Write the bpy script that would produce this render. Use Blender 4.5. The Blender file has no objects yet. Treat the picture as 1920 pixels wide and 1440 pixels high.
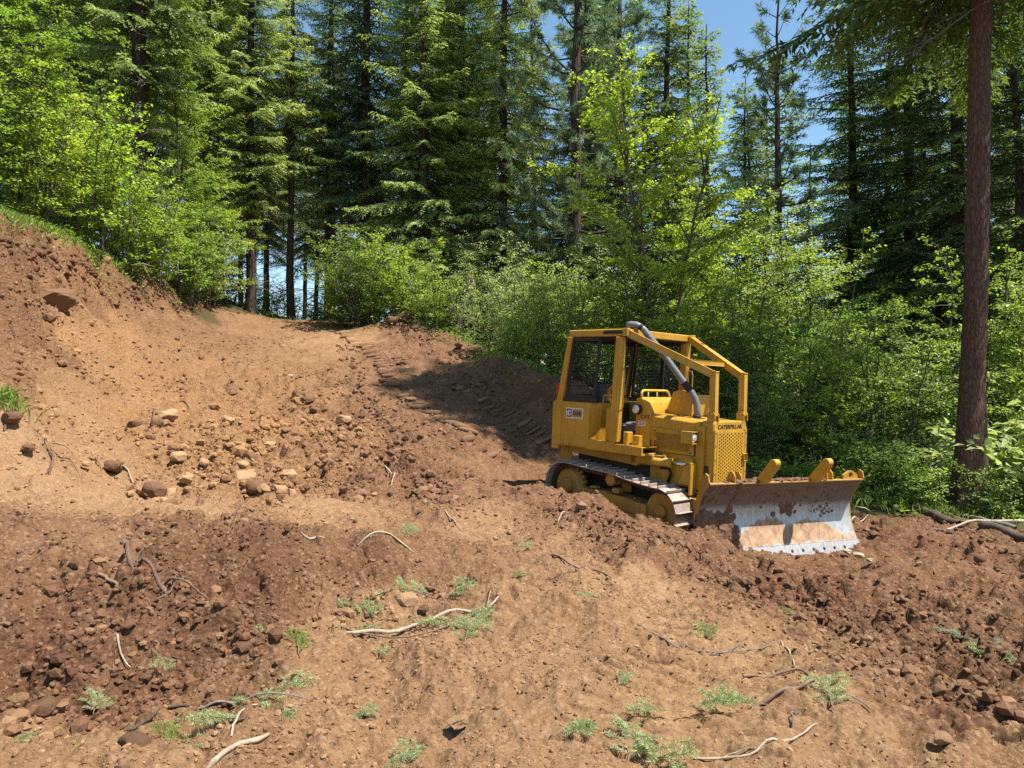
import bpy, bmesh, math, random
import numpy as np
from mathutils import Vector, Matrix

S = bpy.context.scene
COL = S.collection
PI = math.pi

# ---------------------------------------------------------------- camera
F_PX = 1345.22            # focal length in pixels of a 1920 px wide picture
CZ = 1.65
cam_d = bpy.data.cameras.new("camera")
cam_d.sensor_width = 36.0
cam_d.lens = 36.0 * F_PX / 1920.0
cam_d.clip_start = 0.1
cam_d.clip_end = 6000
cam = bpy.data.objects.new("camera", cam_d)
COL.objects.link(cam)
cam.location = (0, 0, CZ)
cam.rotation_euler = (PI / 2, 0, 0)
S.camera = cam

# ---------------------------------------------------------------- sky, sun, exposure
SUN_AZ, SUN_EL = -20.0, 64.0                      # degrees; azimuth from +X, counter-clockwise
TO_SUN = Vector((math.cos(math.radians(SUN_EL)) * math.cos(math.radians(SUN_AZ)),
                 math.cos(math.radians(SUN_EL)) * math.sin(math.radians(SUN_AZ)),
                 math.sin(math.radians(SUN_EL))))
W = bpy.data.worlds.new("World")
S.world = W
W.use_nodes = True
wn = W.node_tree
wn.nodes.clear()
sky = wn.nodes.new("ShaderNodeTexSky")
sky.sky_type = 'NISHITA'
sky.sun_disc = False
sky.sun_elevation = math.radians(SUN_EL)
sky.sun_rotation = math.radians(90 - SUN_AZ)
sky.altitude = 2000
sky.air_density = 1.25
sky.dust_density = 0.35
sky.ozone_density = 1.0
bg = wn.nodes.new("ShaderNodeBackground")
bg.inputs[1].default_value = 0.105
wo = wn.nodes.new("ShaderNodeOutputWorld")
hsv = wn.nodes.new("ShaderNodeHueSaturation")          # the camera's rendering of a clear mountain sky
hsv.inputs['Hue'].default_value = 0.488
hsv.inputs['Saturation'].default_value = 1.06
wn.links.new(sky.outputs[0], hsv.inputs['Color'])
wn.links.new(hsv.outputs[0], bg.inputs[0])
wn.links.new(bg.outputs[0], wo.inputs[0])

sun_d = bpy.data.lights.new("sun", 'SUN')
sun_d.energy = 5.0
sun_d.angle = math.radians(0.53)
sun_d.color = (1.0, 0.955, 0.88)
sun = bpy.data.objects.new("sun", sun_d)
COL.objects.link(sun)
sun.rotation_euler = TO_SUN.to_track_quat('Z', 'Y').to_euler()

S.view_settings.view_transform = 'Standard'
S.view_settings.look = 'None'
S.view_settings.gamma = 1.0
S.view_settings.use_curve_mapping = False
S.view_settings.exposure = 0.98
try:
    S.cycles.use_denoising = False
    S.cycles.max_bounces = 7
    S.cycles.diffuse_bounces = 4
    S.cycles.transmission_bounces = 5
    S.cycles.transparent_max_bounces = 4
    S.cycles.caustics_reflective = False
    S.cycles.caustics_refractive = False
except Exception:
    pass

# ---------------------------------------------------------------- helpers: objects
def tag(o, label=None, cat=None, group=None, kind=None):
    if label: o['label'] = label
    if cat: o['category'] = cat
    if group: o['group'] = group
    if kind: o['kind'] = kind
    return o

def link(name, me, mat=None, parent=None):
    o = bpy.data.objects.new(name, me)
    COL.objects.link(o)
    if mat is not None and len(me.materials) == 0:
        me.materials.append(mat)
    if parent is not None: o.parent = parent
    return o

def empty(name, loc=(0, 0, 0), rot=(0, 0, 0), scale=1.0):
    o = bpy.data.objects.new(name, None)
    o.empty_display_size = 0.2
    COL.objects.link(o)
    o.location = loc; o.rotation_euler = rot; o.scale = (scale,) * 3
    return o

def np_mesh(name, V, faces, smooth=False, attrs=None, mat=None):
    """V (n,3); faces: (m,k) int array or a list of such arrays; attrs {name: per-vertex floats}"""
    if not isinstance(faces, (list, tuple)): faces = [faces]
    faces = [np.asarray(f, np.int32) for f in faces if len(f)]
    me = bpy.data.meshes.new(name)
    V = np.ascontiguousarray(V, np.float32)
    me.vertices.add(len(V))
    me.vertices.foreach_set("co", V.ravel())
    loops = np.concatenate([f.ravel() for f in faces])
    counts = np.concatenate([np.full(len(f), f.shape[1], np.int32) for f in faces])
    starts = np.concatenate([[0], np.cumsum(counts)[:-1]]).astype(np.int32)
    me.loops.add(len(loops))
    me.loops.foreach_set("vertex_index", loops.astype(np.int32))
    me.polygons.add(len(counts))
    me.polygons.foreach_set("loop_start", starts)
    me.update(calc_edges=True)
    me.polygons.foreach_set("use_smooth", np.full(len(counts), bool(smooth)))
    if attrs:
        for k, a in attrs.items():
            at = me.attributes.new(k, 'FLOAT', 'POINT')
            at.data.foreach_set("value", np.ascontiguousarray(a, np.float32).ravel())
    if mat is not None: me.materials.append(mat)
    me.update()
    return me

# ---------------------------------------------------------------- helpers: noise
def _h(ix, iy, s):
    n = (ix.astype(np.int64) * 374761393 + iy.astype(np.int64) * 668265263 + s * 1442695041) & 0xFFFFFFFF
    n = ((n ^ (n >> 13)) * 1274126177) & 0xFFFFFFFF
    n = ((n ^ (n >> 16)) * 2246822519) & 0xFFFFFFFF
    return ((n ^ (n >> 15)) & 0xFFFFFF) / float(0xFFFFFF)

def vnoise(x, y, s=0):
    ix, iy = np.floor(x), np.floor(y)
    fx, fy = x - ix, y - iy
    fx = fx * fx * (3 - 2 * fx); fy = fy * fy * (3 - 2 * fy)
    a, b = _h(ix, iy, s), _h(ix + 1, iy, s)
    c, d = _h(ix, iy + 1, s), _h(ix + 1, iy + 1, s)
    return (a + (b - a) * fx) * (1 - fy) + (c + (d - c) * fx) * fy

def fbm(x, y, s=0, o=4):
    r, a, t = 0, 0.5, 0
    for i in range(o):
        r = r + a * vnoise(x, y, s + i * 17); t += a
        x, y, a = x * 2.03 + 11.3, y * 2.03 - 7.1, a * 0.5
    return r / t

def lumps(x, y, cell, prob, rmin, rmax, s, hs=0.8):
    """half-buried clods: the highest of the random bumps of a jittered grid"""
    wx = x + (vnoise(x / cell * 2.7, y / cell * 2.7, s + 5) - .5) * cell * .34
    wy = y + (vnoise(x / cell * 2.7, y / cell * 2.7, s + 6) - .5) * cell * .34
    gx, gy = np.floor(wx / cell), np.floor(wy / cell)
    out = np.zeros_like(x)
    for i in (-1, 0, 1):
        for j in (-1, 0, 1):
            cx, cy = gx + i, gy + j
            on = _h(cx, cy, s) < prob
            px_ = (cx + .15 + .7 * _h(cx, cy, s + 1)) * cell
            py_ = (cy + .15 + .7 * _h(cx, cy, s + 2)) * cell
            r = rmin + (rmax - rmin) * _h(cx, cy, s + 3) ** 2
            a = _h(cx, cy, s + 4) * PI
            dx, dy = wx - px_, wy - py_
            e = 0.7 + .5 * _h(cx, cy, s + 7)
            ux = (dx * np.cos(a) + dy * np.sin(a)) * e
            uy = (-dx * np.sin(a) + dy * np.cos(a)) / e
            q = 1 - (ux * ux + uy * uy) / (r * r)
            hgt = np.where(on & (q > 0), np.minimum(np.sqrt(np.maximum(q, 0)), .72) * r * hs, 0)
            out = np.maximum(out, hgt)
    return out

def px(u, v, d):
    """the point at distance d (along +Y) that the photograph shows at (u, v)"""
    return ((u - 960) / F_PX * d, d, CZ + (720 - v) / F_PX * d)
# ---------------------------------------------------------------- helpers: materials
class N:
    def __init__(self, name):
        self.m = bpy.data.materials.new(name); self.m.use_nodes = True
        self.t = self.m.node_tree; self.t.nodes.clear()
        self.out = self.t.nodes.new("ShaderNodeOutputMaterial")
    def n(self, typ, **kw):
        nd = self.t.nodes.new(typ)
        for k, v in kw.items():
            if k.startswith('i_'):
                key = k[2:]
                key = int(key) if key.isdigit() else key
                nd.inputs[key].default_value = v
            else: setattr(nd, k, v)
        return nd
    def l(self, a, b): self.t.links.new(a, b)
    def attr(self, name): return self.n("ShaderNodeAttribute", attribute_name=name).outputs['Fac']
    def coords(self, kind='Object', scale=(1, 1, 1)):
        c = self.n("ShaderNodeTexCoord"); mp = self.n("ShaderNodeMapping")
        mp.inputs['Scale'].default_value = scale
        self.l(c.outputs[kind], mp.inputs[0]); return mp.outputs[0]
    def noise(self, scale, detail=4, rough=.6, co=None, out='Fac', dist=0.0):
        nd = self.n("ShaderNodeTexNoise")
        nd.inputs['Scale'].default_value = scale; nd.inputs['Detail'].default_value = detail
        nd.inputs['Roughness'].default_value = rough; nd.inputs['Distortion'].default_value = dist
        if co is not None: self.l(co, nd.inputs['Vector'])
        return nd.outputs[out]
    def voronoi(self, scale, co=None, feature='F1', out='Distance', rnd=1.0):
        nd = self.n("ShaderNodeTexVoronoi", feature=feature)
        nd.inputs['Scale'].default_value = scale; nd.inputs['Randomness'].default_value = rnd
        if co is not None: self.l(co, nd.inputs['Vector'])
        return nd.outputs[out]
    def ramp(self, fac, stops):
        r = self.n("ShaderNodeValToRGB"); e = r.color_ramp.elements
        while len(e) < len(stops): e.new(.5)
        for q, (p, c) in zip(e, stops):
            q.position = p; q.color = (c, c, c, 1) if isinstance(c, (int, float)) else (*c, 1)
        self.l(fac, r.inputs[0]); return r.outputs[0]
    def mix(self, fac, a, b, mode='MIX'):
        m = self.n("ShaderNodeMix", data_type='RGBA', blend_type=mode)
        for q, v in ((0, fac), (6, a), (7, b)):
            s = m.inputs[q]
            if isinstance(v, (int, float)): s.default_value = v if q == 0 else (v, v, v, 1)
            elif isinstance(v, tuple): s.default_value = (*v, 1)
            else: self.l(v, s)
        return m.outputs[2]
    def math(self, op, a, b=0.0, c=None, clamp=False):
        m = self.n("ShaderNodeMath", operation=op, use_clamp=clamp)
        for i, v in enumerate((a, b) if c is None else (a, b, c)):
            if isinstance(v, (int, float)): m.inputs[i].default_value = v
            else: self.l(v, m.inputs[i])
        return m.outputs[0]
    def bump(self, h, dist=.01, st=1.0, nrm=None):
        b = self.n("ShaderNodeBump"); b.inputs['Strength'].default_value = st
        b.inputs['Distance'].default_value = dist; self.l(h, b.inputs['Height'])
        if nrm is not None: self.l(nrm, b.inputs['Normal'])
        return b.outputs[0]
    def principled(self, col, rough=.6, metal=0.0, nrm=None, spec=.5):
        p = self.n("ShaderNodeBsdfPrincipled")
        for k, v in (('Base Color', col), ('Roughness', rough), ('Metallic', metal), ('Specular IOR Level', spec)):
            s = p.inputs[k]
            if isinstance(v, (int, float)): s.default_value = v
            elif isinstance(v, tuple): s.default_value = (*v, 1)
            else: self.l(v, s)
        if nrm is not None: self.l(nrm, p.inputs['Normal'])
        self.l(p.outputs[0], self.out.inputs[0]); return p

M = {}
# soil: dry tan, moist red-brown, orange subsoil, forest litter; the zones come with the mesh
def soil_material():
    n = N("soil"); co = n.coords('Object')
    moist = n.attr('moist'); orange = n.attr('orange'); veg = n.attr('veg'); rough = n.attr('rough')
    big = n.noise(1.3, 5, .65, co); mid = n.noise(8, 6, .75, co); fine = n.noise(60, 4, .75, co)
    mm = n.math('ADD', moist, n.math('MULTIPLY', n.math('SUBTRACT', big, .5), .75))
    mm = n.math('ADD', mm, n.math('MULTIPLY', n.math('SUBTRACT', mid, .5), .95), clamp=True)
    f2 = n.ramp(fine, [(.32, 0.0), (.68, 1.0)])
    dry = n.mix(f2, (.435, .268, .138), (.285, .162, .080))
    wet = n.mix(f2, (.175, .086, .044), (.092, .042, .023))
    c = n.mix(mm, dry, wet)
    om = n.math('MULTIPLY', orange, n.ramp(big, [(.35, 0.25), (.6, 1.0)]))
    c = n.mix(n.math('MULTIPLY', om, .8), c, n.mix(f2, (.41, .215, .078), (.25, .122, .046)))
    # single pale grains and crumbs
    v = n.voronoi(48, co, out='Color')
    sep = n.n("ShaderNodeSeparateColor"); n.l(v, sep.inputs[0])
    c = n.mix(n.math('MULTIPLY', n.math('GREATER_THAN', sep.outputs[0], .88), .35), c, n.mix(.5, c, (.60, .44, .29)))
    c = n.mix(n.math('MULTIPLY', n.math('LESS_THAN', sep.outputs[1], .14), .4), c, n.mix(.55, c, (.06, .03, .018)))
    lit = n.mix(fine, (.10, .072, .035), (.045, .05, .018))
    c = n.mix(veg, c, lit)
    # relief: crumbs of several sizes, coarser where the soil is broken up
    h1 = n.noise(26, 7, .8, co); v1 = n.voronoi(15, co, 'SMOOTH_F1'); v2 = n.voronoi(34, co)
    rs = n.math('ADD', .25, n.math('MULTIPLY', rough, .75), clamp=True)
    hh = n.math('ADD', n.math('MULTIPLY', n.math('MULTIPLY', v1, -.055), rs), n.math('MULTIPLY', n.math('MULTIPLY', v2, -.024), rs))
    hh = n.math('ADD', hh, n.math('MULTIPLY', h1, .030))
    hh = n.math('ADD', hh, n.math('MULTIPLY', n.noise(95, 4, .75, co), .007))
    b = n.bump(hh, 1.0, .85)
    n.principled(c, .97, 0, b, .08)
    return n.m
M['soil'] = soil_material()

def clod_material(name, a, b, c2, sc=14):
    n = N(name); co = n.coords('Object')
    oi = n.n("ShaderNodeNewGeometry").outputs['Random Per Island']
    x = n.mix(n.noise(sc, 4, .7, co), a, b)
    x = n.mix(n.math('MULTIPLY', oi, .6), x, c2)
    n.principled(x, .95, 0, n.bump(n.noise(sc * 5, 4, .7, co), .012, .9), .15)
    return n.m
def crumb_material():
    n = N("crumbs"); co = n.coords('Object')
    moist = n.attr('moist'); orange = n.attr('orange')
    isl = n.n("ShaderNodeNewGeometry").outputs['Random Per Island']
    dry = n.mix(isl, (.44, .27, .142), (.26, .148, .076))
    wet = n.mix(isl, (.18, .09, .047), (.088, .042, .024))
    c = n.mix(moist, dry, wet)
    c = n.mix(n.math('MULTIPLY', orange, .7), c, n.mix(isl, (.41, .22, .082), (.24, .12, .05)))
    n.principled(c, .95, 0, n.bump(n.noise(70, 4, .7, co), .012, .8), .15)
    return n.m
M['crumbs'] = crumb_material()
M['rock_brown'] = clod_material("rock_brown", (.18, .095, .050), (.098, .050, .030), (.24, .135, .075))
M['rock_tan'] = clod_material("rock_tan", (.46, .27, .13), (.30, .165, .085), (.52, .33, .18))
M['rock_pale'] = clod_material("rock_pale", (.50, .39, .24), (.38, .28, .17), (.56, .46, .30))

def bark(name, a, b, sx=9, sz=1.6, bd=.02, moss=None):
    n = N(name); co = n.coords('Object', (sx, sx, sz))
    v = n.voronoi(1.0, co, 'DISTANCE_TO_EDGE'); f = n.noise(3.5, 5, .7, co)
    plates = n.ramp(v, [(.0, 0.0), (.18, 1.0)])
    c = n.mix(n.math('MULTIPLY', plates, n.ramp(f, [(.3, .45), (.7, 1.0)])), b, a)
    if moss: c = n.mix(n.ramp(n.noise(1.2, 3, .6, co), [(.5, 0.0), (.7, .6)]), c, moss)
    h = n.math('ADD', n.math('MULTIPLY', plates, .7), n.math('MULTIPLY', f, .5))
    n.principled(c, .9, 0, n.bump(h, bd, .9), .2)
    return n.m
M['bark_fir'] = bark("bark_fir", (.105, .075, .055), (.035, .026, .021))
M['bark_pine'] = bark("bark_pine", (.20, .115, .072), (.055, .035, .026), 7, 1.4, .025)
M['bark_red'] = bark("bark_red", (.17, .090, .058), (.070, .038, .027), 24, 6.0, .012)
M['bark_grey'] = bark("bark_grey", (.15, .125, .095), (.07, .058, .045), 14, 4, .008)
def stick_wood(name, a, b, c2):
    n = N(name); co = n.coords('Object')
    c = n.mix(n.ramp(n.noise(16, 6, .7, co), [(.35, 0.0), (.65, 1.0)]), a, b)
    c = n.mix(n.ramp(n.noise(70, 4, .7, co), [(.5, 0.0), (.75, .8)]), c, c2)
    n.principled(c, .85, 0, n.bump(n.noise(90, 5, .75, co), .004, .8), .2)
    return n.m
M['bark_dead'] = stick_wood("bark_dead", (.22, .195, .165), (.13, .112, .095), (.30, .28, .25))
M['wood_pale'] = stick_wood("wood_pale", (.46, .37, .27), (.30, .225, .155), (.17, .115, .075))
M['wood_brown'] = stick_wood("wood_brown", (.27, .18, .115), (.16, .10, .065), (.10, .062, .042))
M['wood_dark'] = stick_wood("wood_dark", (.11, .075, .055), (.065, .044, .034), (.17, .13, .10))
M['root'] = stick_wood("root", (.165, .10, .070), (.095, .058, .042), (.22, .15, .11))

def leafmat(name, old, new, trans, gloss=.35, tw=.45):
    """foliage: 'tip' runs from old growth to this year's growth; light goes partly through"""
    n = N(name)
    isl = n.n("ShaderNodeNewGeometry").outputs['Random Per Island']
    rnd = n.n("ShaderNodeObjectInfo").outputs['Random']
    tip = n.attr('tip')
    f = n.math('ADD', tip, n.math('MULTIPLY', n.math('SUBTRACT', isl, .5), .5), clamp=True)
    c = n.mix(f, old, new)
    hs = n.n("ShaderNodeHueSaturation")
    n.l(n.math('ADD', .487, n.math('MULTIPLY', rnd, .026)), hs.inputs['Hue'])
    n.l(n.math('ADD', .82, n.math('MULTIPLY', isl, .36)), hs.inputs['Value'])
    n.l(c, hs.inputs['Color'])
    c = hs.outputs[0]
    p = n.n("ShaderNodeBsdfPrincipled"); n.l(c, p.inputs['Base Color'])
    p.inputs['Roughness'].default_value = gloss; p.inputs['Specular IOR Level'].default_value = .35
    t = n.n("ShaderNodeBsdfTranslucent")
    n.l(n.mix(1.0, c, trans, 'MULTIPLY'), t.inputs[0])
    ms = n.n("ShaderNodeMixShader"); ms.inputs[0].default_value = tw
    n.l(p.outputs[0], ms.inputs[1]); n.l(t.outputs[0], ms.inputs[2]); n.l(ms.outputs[0], n.out.inputs[0])
    return n.m
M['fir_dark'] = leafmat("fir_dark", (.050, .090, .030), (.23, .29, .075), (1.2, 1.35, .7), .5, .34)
M['fir_mid'] = leafmat("fir_mid", (.088, .138, .042), (.40, .46, .13), (1.2, 1.35, .7), .5, .36)
M['fir_light'] = leafmat("fir_light", (.17, .235, .06), (.50, .55, .17), (1.2, 1.3, .7), .5, .38)
M['fir_blue'] = leafmat("fir_blue", (.070, .125, .065), (.20, .28, .12), (1.1, 1.3, .8), .5, .34)
M['pine'] = leafmat("pine", (.15, .21, .105), (.34, .42, .23), (1.1, 1.25, .8), .38, .30)
M['leaf_bright'] = leafmat("leaf_bright", (.22, .33, .050), (.44, .54, .09), (1.3, 1.4, .55), .42, .50)
M['leaf_mid'] = leafmat("leaf_mid", (.165, .255, .045), (.36, .45, .095), (1.3, 1.4, .55), .42, .48)
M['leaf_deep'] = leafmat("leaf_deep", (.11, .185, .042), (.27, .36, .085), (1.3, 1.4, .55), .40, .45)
M['leaf_pale'] = leafmat("leaf_pale", (.25, .33, .12), (.44, .50, .21), (1.2, 1.3, .7), .45, .45)
M['grass'] = leafmat("grass", (.15, .22, .04), (.31, .36, .09), (1.2, 1.35, .6), .5, .4)
M['sprig'] = leafmat("sprig", (.22, .28, .12), (.42, .49, .22), (1.1, 1.25, .7), .45, .3)
M['sprig_dry'] = leafmat("sprig_dry", (.26, .28, .16), (.40, .42, .27), (1.1, 1.2, .8), .5, .3)

def paint(name, col, dust=.35, rough=.42):
    n = N(name); co = n.coords('Object')
    g = n.n("ShaderNodeNewGeometry"); sx = n.n("ShaderNodeSeparateXYZ"); n.l(g.outputs['Normal'], sx.inputs[0])
    up = n.ramp(sx.outputs[2], [(.55, 0.0), (.95, 1.0)])
    patch = n.ramp(n.noise(4.5, 6, .7, co), [(.42, 0.0), (.68, 1.0)])
    c = n.mix(n.ramp(n.noise(1.6, 5, .7, co), [(.35, 0.0), (.65, 1.0)]), col, tuple(x * .76 for x in col))
    d = n.math('MULTIPLY', n.math('ADD', n.math('MULTIPLY', up, .75), .12), n.math('MULTIPLY', patch, dust))
    c = n.mix(d, c, (.42, .28, .17))
    chips = n.math('GREATER_THAN', n.noise(30, 4, .65, co), .69)
    c = n.mix(n.math('MULTIPLY', chips, .75), c, (.10, .06, .04))
    # thin rust and oil streaks that run down the sheets
    st = n.ramp(n.noise(1.0, 4, .7, n.coords('Object', (22, 22, 1.6))), [(.52, 0.0), (.75, .5)])
    c = n.mix(st, c, (.16, .085, .035))
    r = n.math('ADD', rough, n.math('MULTIPLY', d, .5), clamp=True)
    n.principled(c, r, 0, n.bump(n.noise(14, 2, .5, co), .0025, .35), .5)
    return n.m
M['yellow'] = paint("yellow_paint", (.55, .285, .018))
M['yellow_dirty'] = paint("yellow_paint_dirty", (.42, .22, .024), .9, .6)
M['yellow_bright'] = paint("yellow_rail", (.70, .47, .04), .15)

def plain(name, col, rough=.6, metal=0.0, var=.25, sc=8, bd=.002):
    n = N(name); co = n.coords('Object')
    c = n.mix(n.noise(sc, 5, .65, co), col, tuple(x * (1 - var) for x in col))
    n.principled(c, rough, metal, n.bump(n.noise(sc * 4, 3, .6, co), bd, .5), .4)
    return n.m
M['black'] = plain("black_steel", (.022, .020, .019), .55)
M['wire'] = plain("wire_mesh", (.03, .028, .026), .6)
M['dark'] = plain("cavity_shade", (.016, .013, .011), .9)  # near-black colour stands in for the shade behind the grille
M['grease'] = plain("greasy_steel", (.060, .040, .028), .7, .2)
M['rubber'] = plain("grey_pipe", (.17, .175, .185), .42, 0, .25, 6)
M['rubber_black'] = plain("rubber_sleeve", (.016, .016, .017), .6)
M['seat'] = plain("seat_vinyl", (.020, .020, .022), .5)
M['seat_grey'] = plain("seat_grey", (.19, .20, .215), .6)
M['white'] = plain("white_print", (.74, .70, .62), .5, 0, .08)
M['ink'] = plain("black_print", (.030, .022, .018), .5, 0, .1)
M['olive'] = plain("sign_olive", (.33, .24, .085), .5, 0, .1)
M['red'] = plain("red_paint", (.42, .022, .014), .4, 0, .2)
M['chrome'] = plain("rod_chrome", (.72, .72, .73), .14, 1.0, .05)
M['glassy'] = plain("lamp_glass", (.78, .78, .80), .10, .35, .12, 30)
def lens():
    n = N("lamp_lens"); p = n.principled((.80, .82, .84), .06, 0, n.bump(n.voronoi(60, n.coords('Object')), .003, .6), .8)
    p.inputs['Metallic'].default_value = .55
    return n.m
M['lens'] = lens()

def steel_track():
    n = N("track_steel"); co = n.coords('Object')
    w = n.ramp(n.noise(7, 5, .7, co), [(.35, 0.0), (.62, 1.0)])
    c = n.mix(w, (.52, .50, .48), (.34, .21, .13))
    c = n.mix(n.ramp(n.noise(30, 4, .7, co), [(.55, 0.0), (.75, .8)]), c, (.22, .12, .075))
    n.principled(c, n.mix(w, .38, .85), n.mix(w, .75, 0.0), n.bump(n.noise(40, 4, .7, co), .004, .7), .5)
    return n.m
M['track'] = steel_track()

def blade_steel():
    """worn bright steel below, old brown film with painted overhang shade above, caked soil where the soil rides; coordinates: y along the blade, z up"""
    n = N("blade_steel"); tc = n.n("ShaderNodeTexCoord"); sp = n.n("ShaderNodeSeparateXYZ")
    n.l(tc.outputs['Object'], sp.inputs[0]); y, z = sp.outputs[1], sp.outputs[2]; co = tc.outputs['Object']
    streak = n.noise(1.0, 6, .7, n.coords('Object', (30, 30, 2.5)))
    steel = n.mix(n.ramp(streak, [(.3, 0.0), (.7, 1.0)]), (.52, .505, .48), (.28, .27, .255))
    # brown film with the overhang's shade painted in, upper half of the moldboard
    zf = n.math('ADD', z, n.math('MULTIPLY', n.math('SUBTRACT', n.noise(3, 5, .7, co), .5), .10))
    film_shade = n.ramp(zf, [(.43, 0.0), (.50, 1.0)])
    c = n.mix(n.math('MULTIPLY', film_shade, .92), steel, n.mix(n.noise(16, 5, .7, co), (.19, .13, .085), (.105, .07, .045)))
    # tan dust banked against the lower middle: its upper rim runs in two humps
    y1 = n.math('ABSOLUTE', n.math('SUBTRACT', y, -.16)); y2 = n.math('ABSOLUTE', n.math('SUBTRACT', y, .47))
    r1 = n.math('SUBTRACT', .315, n.math('MULTIPLY', n.math('POWER', y1, 1.6), .50))
    r2 = n.math('SUBTRACT', .285, n.math('MULTIPLY', n.math('POWER', y2, 1.6), .55))
    rim = n.math('MAXIMUM', n.math('MAXIMUM', r1, r2), .055)
    rim = n.math('ADD', rim, n.math('MULTIPLY', n.math('SUBTRACT', n.noise(5.5, 7, .8, co), .5), .34))
    bank = n.ramp(n.math('SUBTRACT', rim, z), [(.0, 0.0), (.03, 1.0)])
    low = n.ramp(n.math('ADD', z, n.math('MULTIPLY', n.math('SUBTRACT', n.noise(1.0, 4, .8, n.coords('Object', (14, 14, 3))), .5), .22)), [(-.035, .0), (.0, 1.0)])
    bank = n.math('MULTIPLY', bank, n.math('MAXIMUM', low, n.ramp(streak, [(.55, 0.0), (.62, 1.0)])))
    dust = n.mix(n.ramp(n.noise(1.0, 7, .8, n.coords('Object', (16, 16, 5))), [(.36, 0.0), (.64, 1.0)]), (.50, .32, .18), (.20, .105, .06))
    c = n.mix(bank, c, dust)
    # stuck dark mud: dense at the near end, spots elsewhere
    md = n.noise(8.5, 6, .68, co, dist=.4)
    ym = n.n("ShaderNodeMapRange"); n.l(y, ym.inputs[0])
    for k, v in enumerate((-1.2, -.3, .105, 0.0)): ym.inputs[k + 1].default_value = v
    zm = n.n("ShaderNodeMapRange"); n.l(z, zm.inputs[0])
    for k, v in enumerate((.30, .62, -.09, .02)): zm.inputs[k + 1].default_value = v
    mud = n.math('ADD', md, n.math('ADD', ym.outputs[0], zm.outputs[0]))
    mudm = n.ramp(mud, [(.615, 0.0), (.635, 1.0)])
    c = n.mix(mudm, c, n.mix(n.noise(30, 4, .7, co), (.16, .075, .042), (.075, .036, .022)))
    anyd = n.math('MAXIMUM', n.math('MAXIMUM', bank, mudm), n.math('MULTIPLY', film_shade, .7), clamp=True)
    rough = n.mix(anyd, .50, .92); metal = n.mix(anyd, .42, 0.0)
    b = n.bump(mudm, .008, .5); b = n.bump(n.noise(45, 4, .7, co), .004, .5, b)
    n.principled(c, rough, metal, b, .5)
    return n.m
M['blade'] = blade_steel()
# ---------------------------------------------------------------- the ground
# machine pose (used by the ground under it and by the machine itself)
DZ_T = Vector((2.039, 10.363, -0.269))
DZ_R = (math.radians(-1.062), math.radians(1.804), math.radians(-48.388))
_c, _s = math.cos(DZ_R[2]), math.sin(DZ_R[2])
def mloc(x, y, z=0.0):
    """machine coordinates (forward, left, up) -> world, level"""
    return (DZ_T.x + x * _c - y * _s, DZ_T.y + x * _s + y * _c, DZ_T.z + z - .03 * x)

CP = [px(*a) for a in (
    (0,1440,3.0),(480,1440,3.08),(960,1440,3.08),(1440,1440,3.05),(1920,1440,3.0),
    (480,1300,3.9),(960,1300,3.85),(1440,1300,3.85),(1920,1300,3.75),(960,1150,5.2),(1440,1150,5.3),(1200,1050,6.8),
    (0,1390,3.3),(150,1335,3.65),(280,1290,3.95),(450,1225,4.45),(620,1165,5.05),(900,1088,6.05),
    (0,1129,4.3),(200,1130,4.5),(300,1130,4.65),(500,1100,5.2),(700,1090,5.7),
    (0,965,5.3),(150,980,5.3),(300,998,5.4),(480,1008,5.75),(700,1022,6.3),(880,1040,6.6),(0,960,6.0),(150,975,6.1),(300,992,6.2),
    (300,950,8.2),(600,950,8.6),(800,960,8.6),(900,985,8.3),
    (1000,1000,7.8),(1100,1022,7.4),
    # slope and left hummock
    (480,920,9.5),(480,800,12),(480,700,16.5),(480,640,22),(450,590,28),(400,582,28),
    (150,930,8.6),(200,800,11.5),(200,700,15),(200,640,18),(250,592,20),
    (0,545,13.3),(150,570,16),(0,700,10.8),(0,800,9.2),(40,760,8.3),(0,765,8),(100,840,8.3),(150,900,8.2),(0,900,7.4),(0,940,7),
    # windrow, road
    (640,740,14.6),(700,850,11.3),(870,810,12.2),(800,930,9.8),(900,900,10.3),(1000,922,9.9),
    (1030,900,11.7),(1020,850,12.6),(1000,800,13.6),(980,760,14.8),(950,722,16.5),(900,692,18.5),(800,652,22),(700,622,26),(620,600,28.5),
    (680,602,28),(540,602,29.5),
    # ridge beside the machine, right side
    (1050,922,10.05),(1090,936,9.7),(1140,950,9.25),(1185,970,8.85),(1250,986,8.55),(1310,1000,8.15),(1340,1040,7.8),(1420,1068,7.7),(1500,1062,8.4),(1615,1030,9.0),
    (1450,1130,6.3),(1600,1155,6.1),(1750,1190,5.7),(1900,1215,5.4),(1500,1180,5.5),(1700,1250,4.9),(1880,1310,4.2),
    (1700,1060,7.9),(1850,1090,7.4),(1700,975,11),(1900,1020,9.8),(1800,960,12),(1620,962,11.3),(1450,872,13.5))]
CP += [mloc(-1.3, -.95, -.05), mloc(.9, -.95, -.10), mloc(-1.3, .95, -.05), mloc(.9, .95, -.08), mloc(0, 0, -.07), mloc(1.9, 0, -.13),
       mloc(2.2, 1.0, -.14), mloc(1.6, 1.3, -.02), mloc(0, 1.6, .05), mloc(-1.9, 0, .12)]
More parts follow.
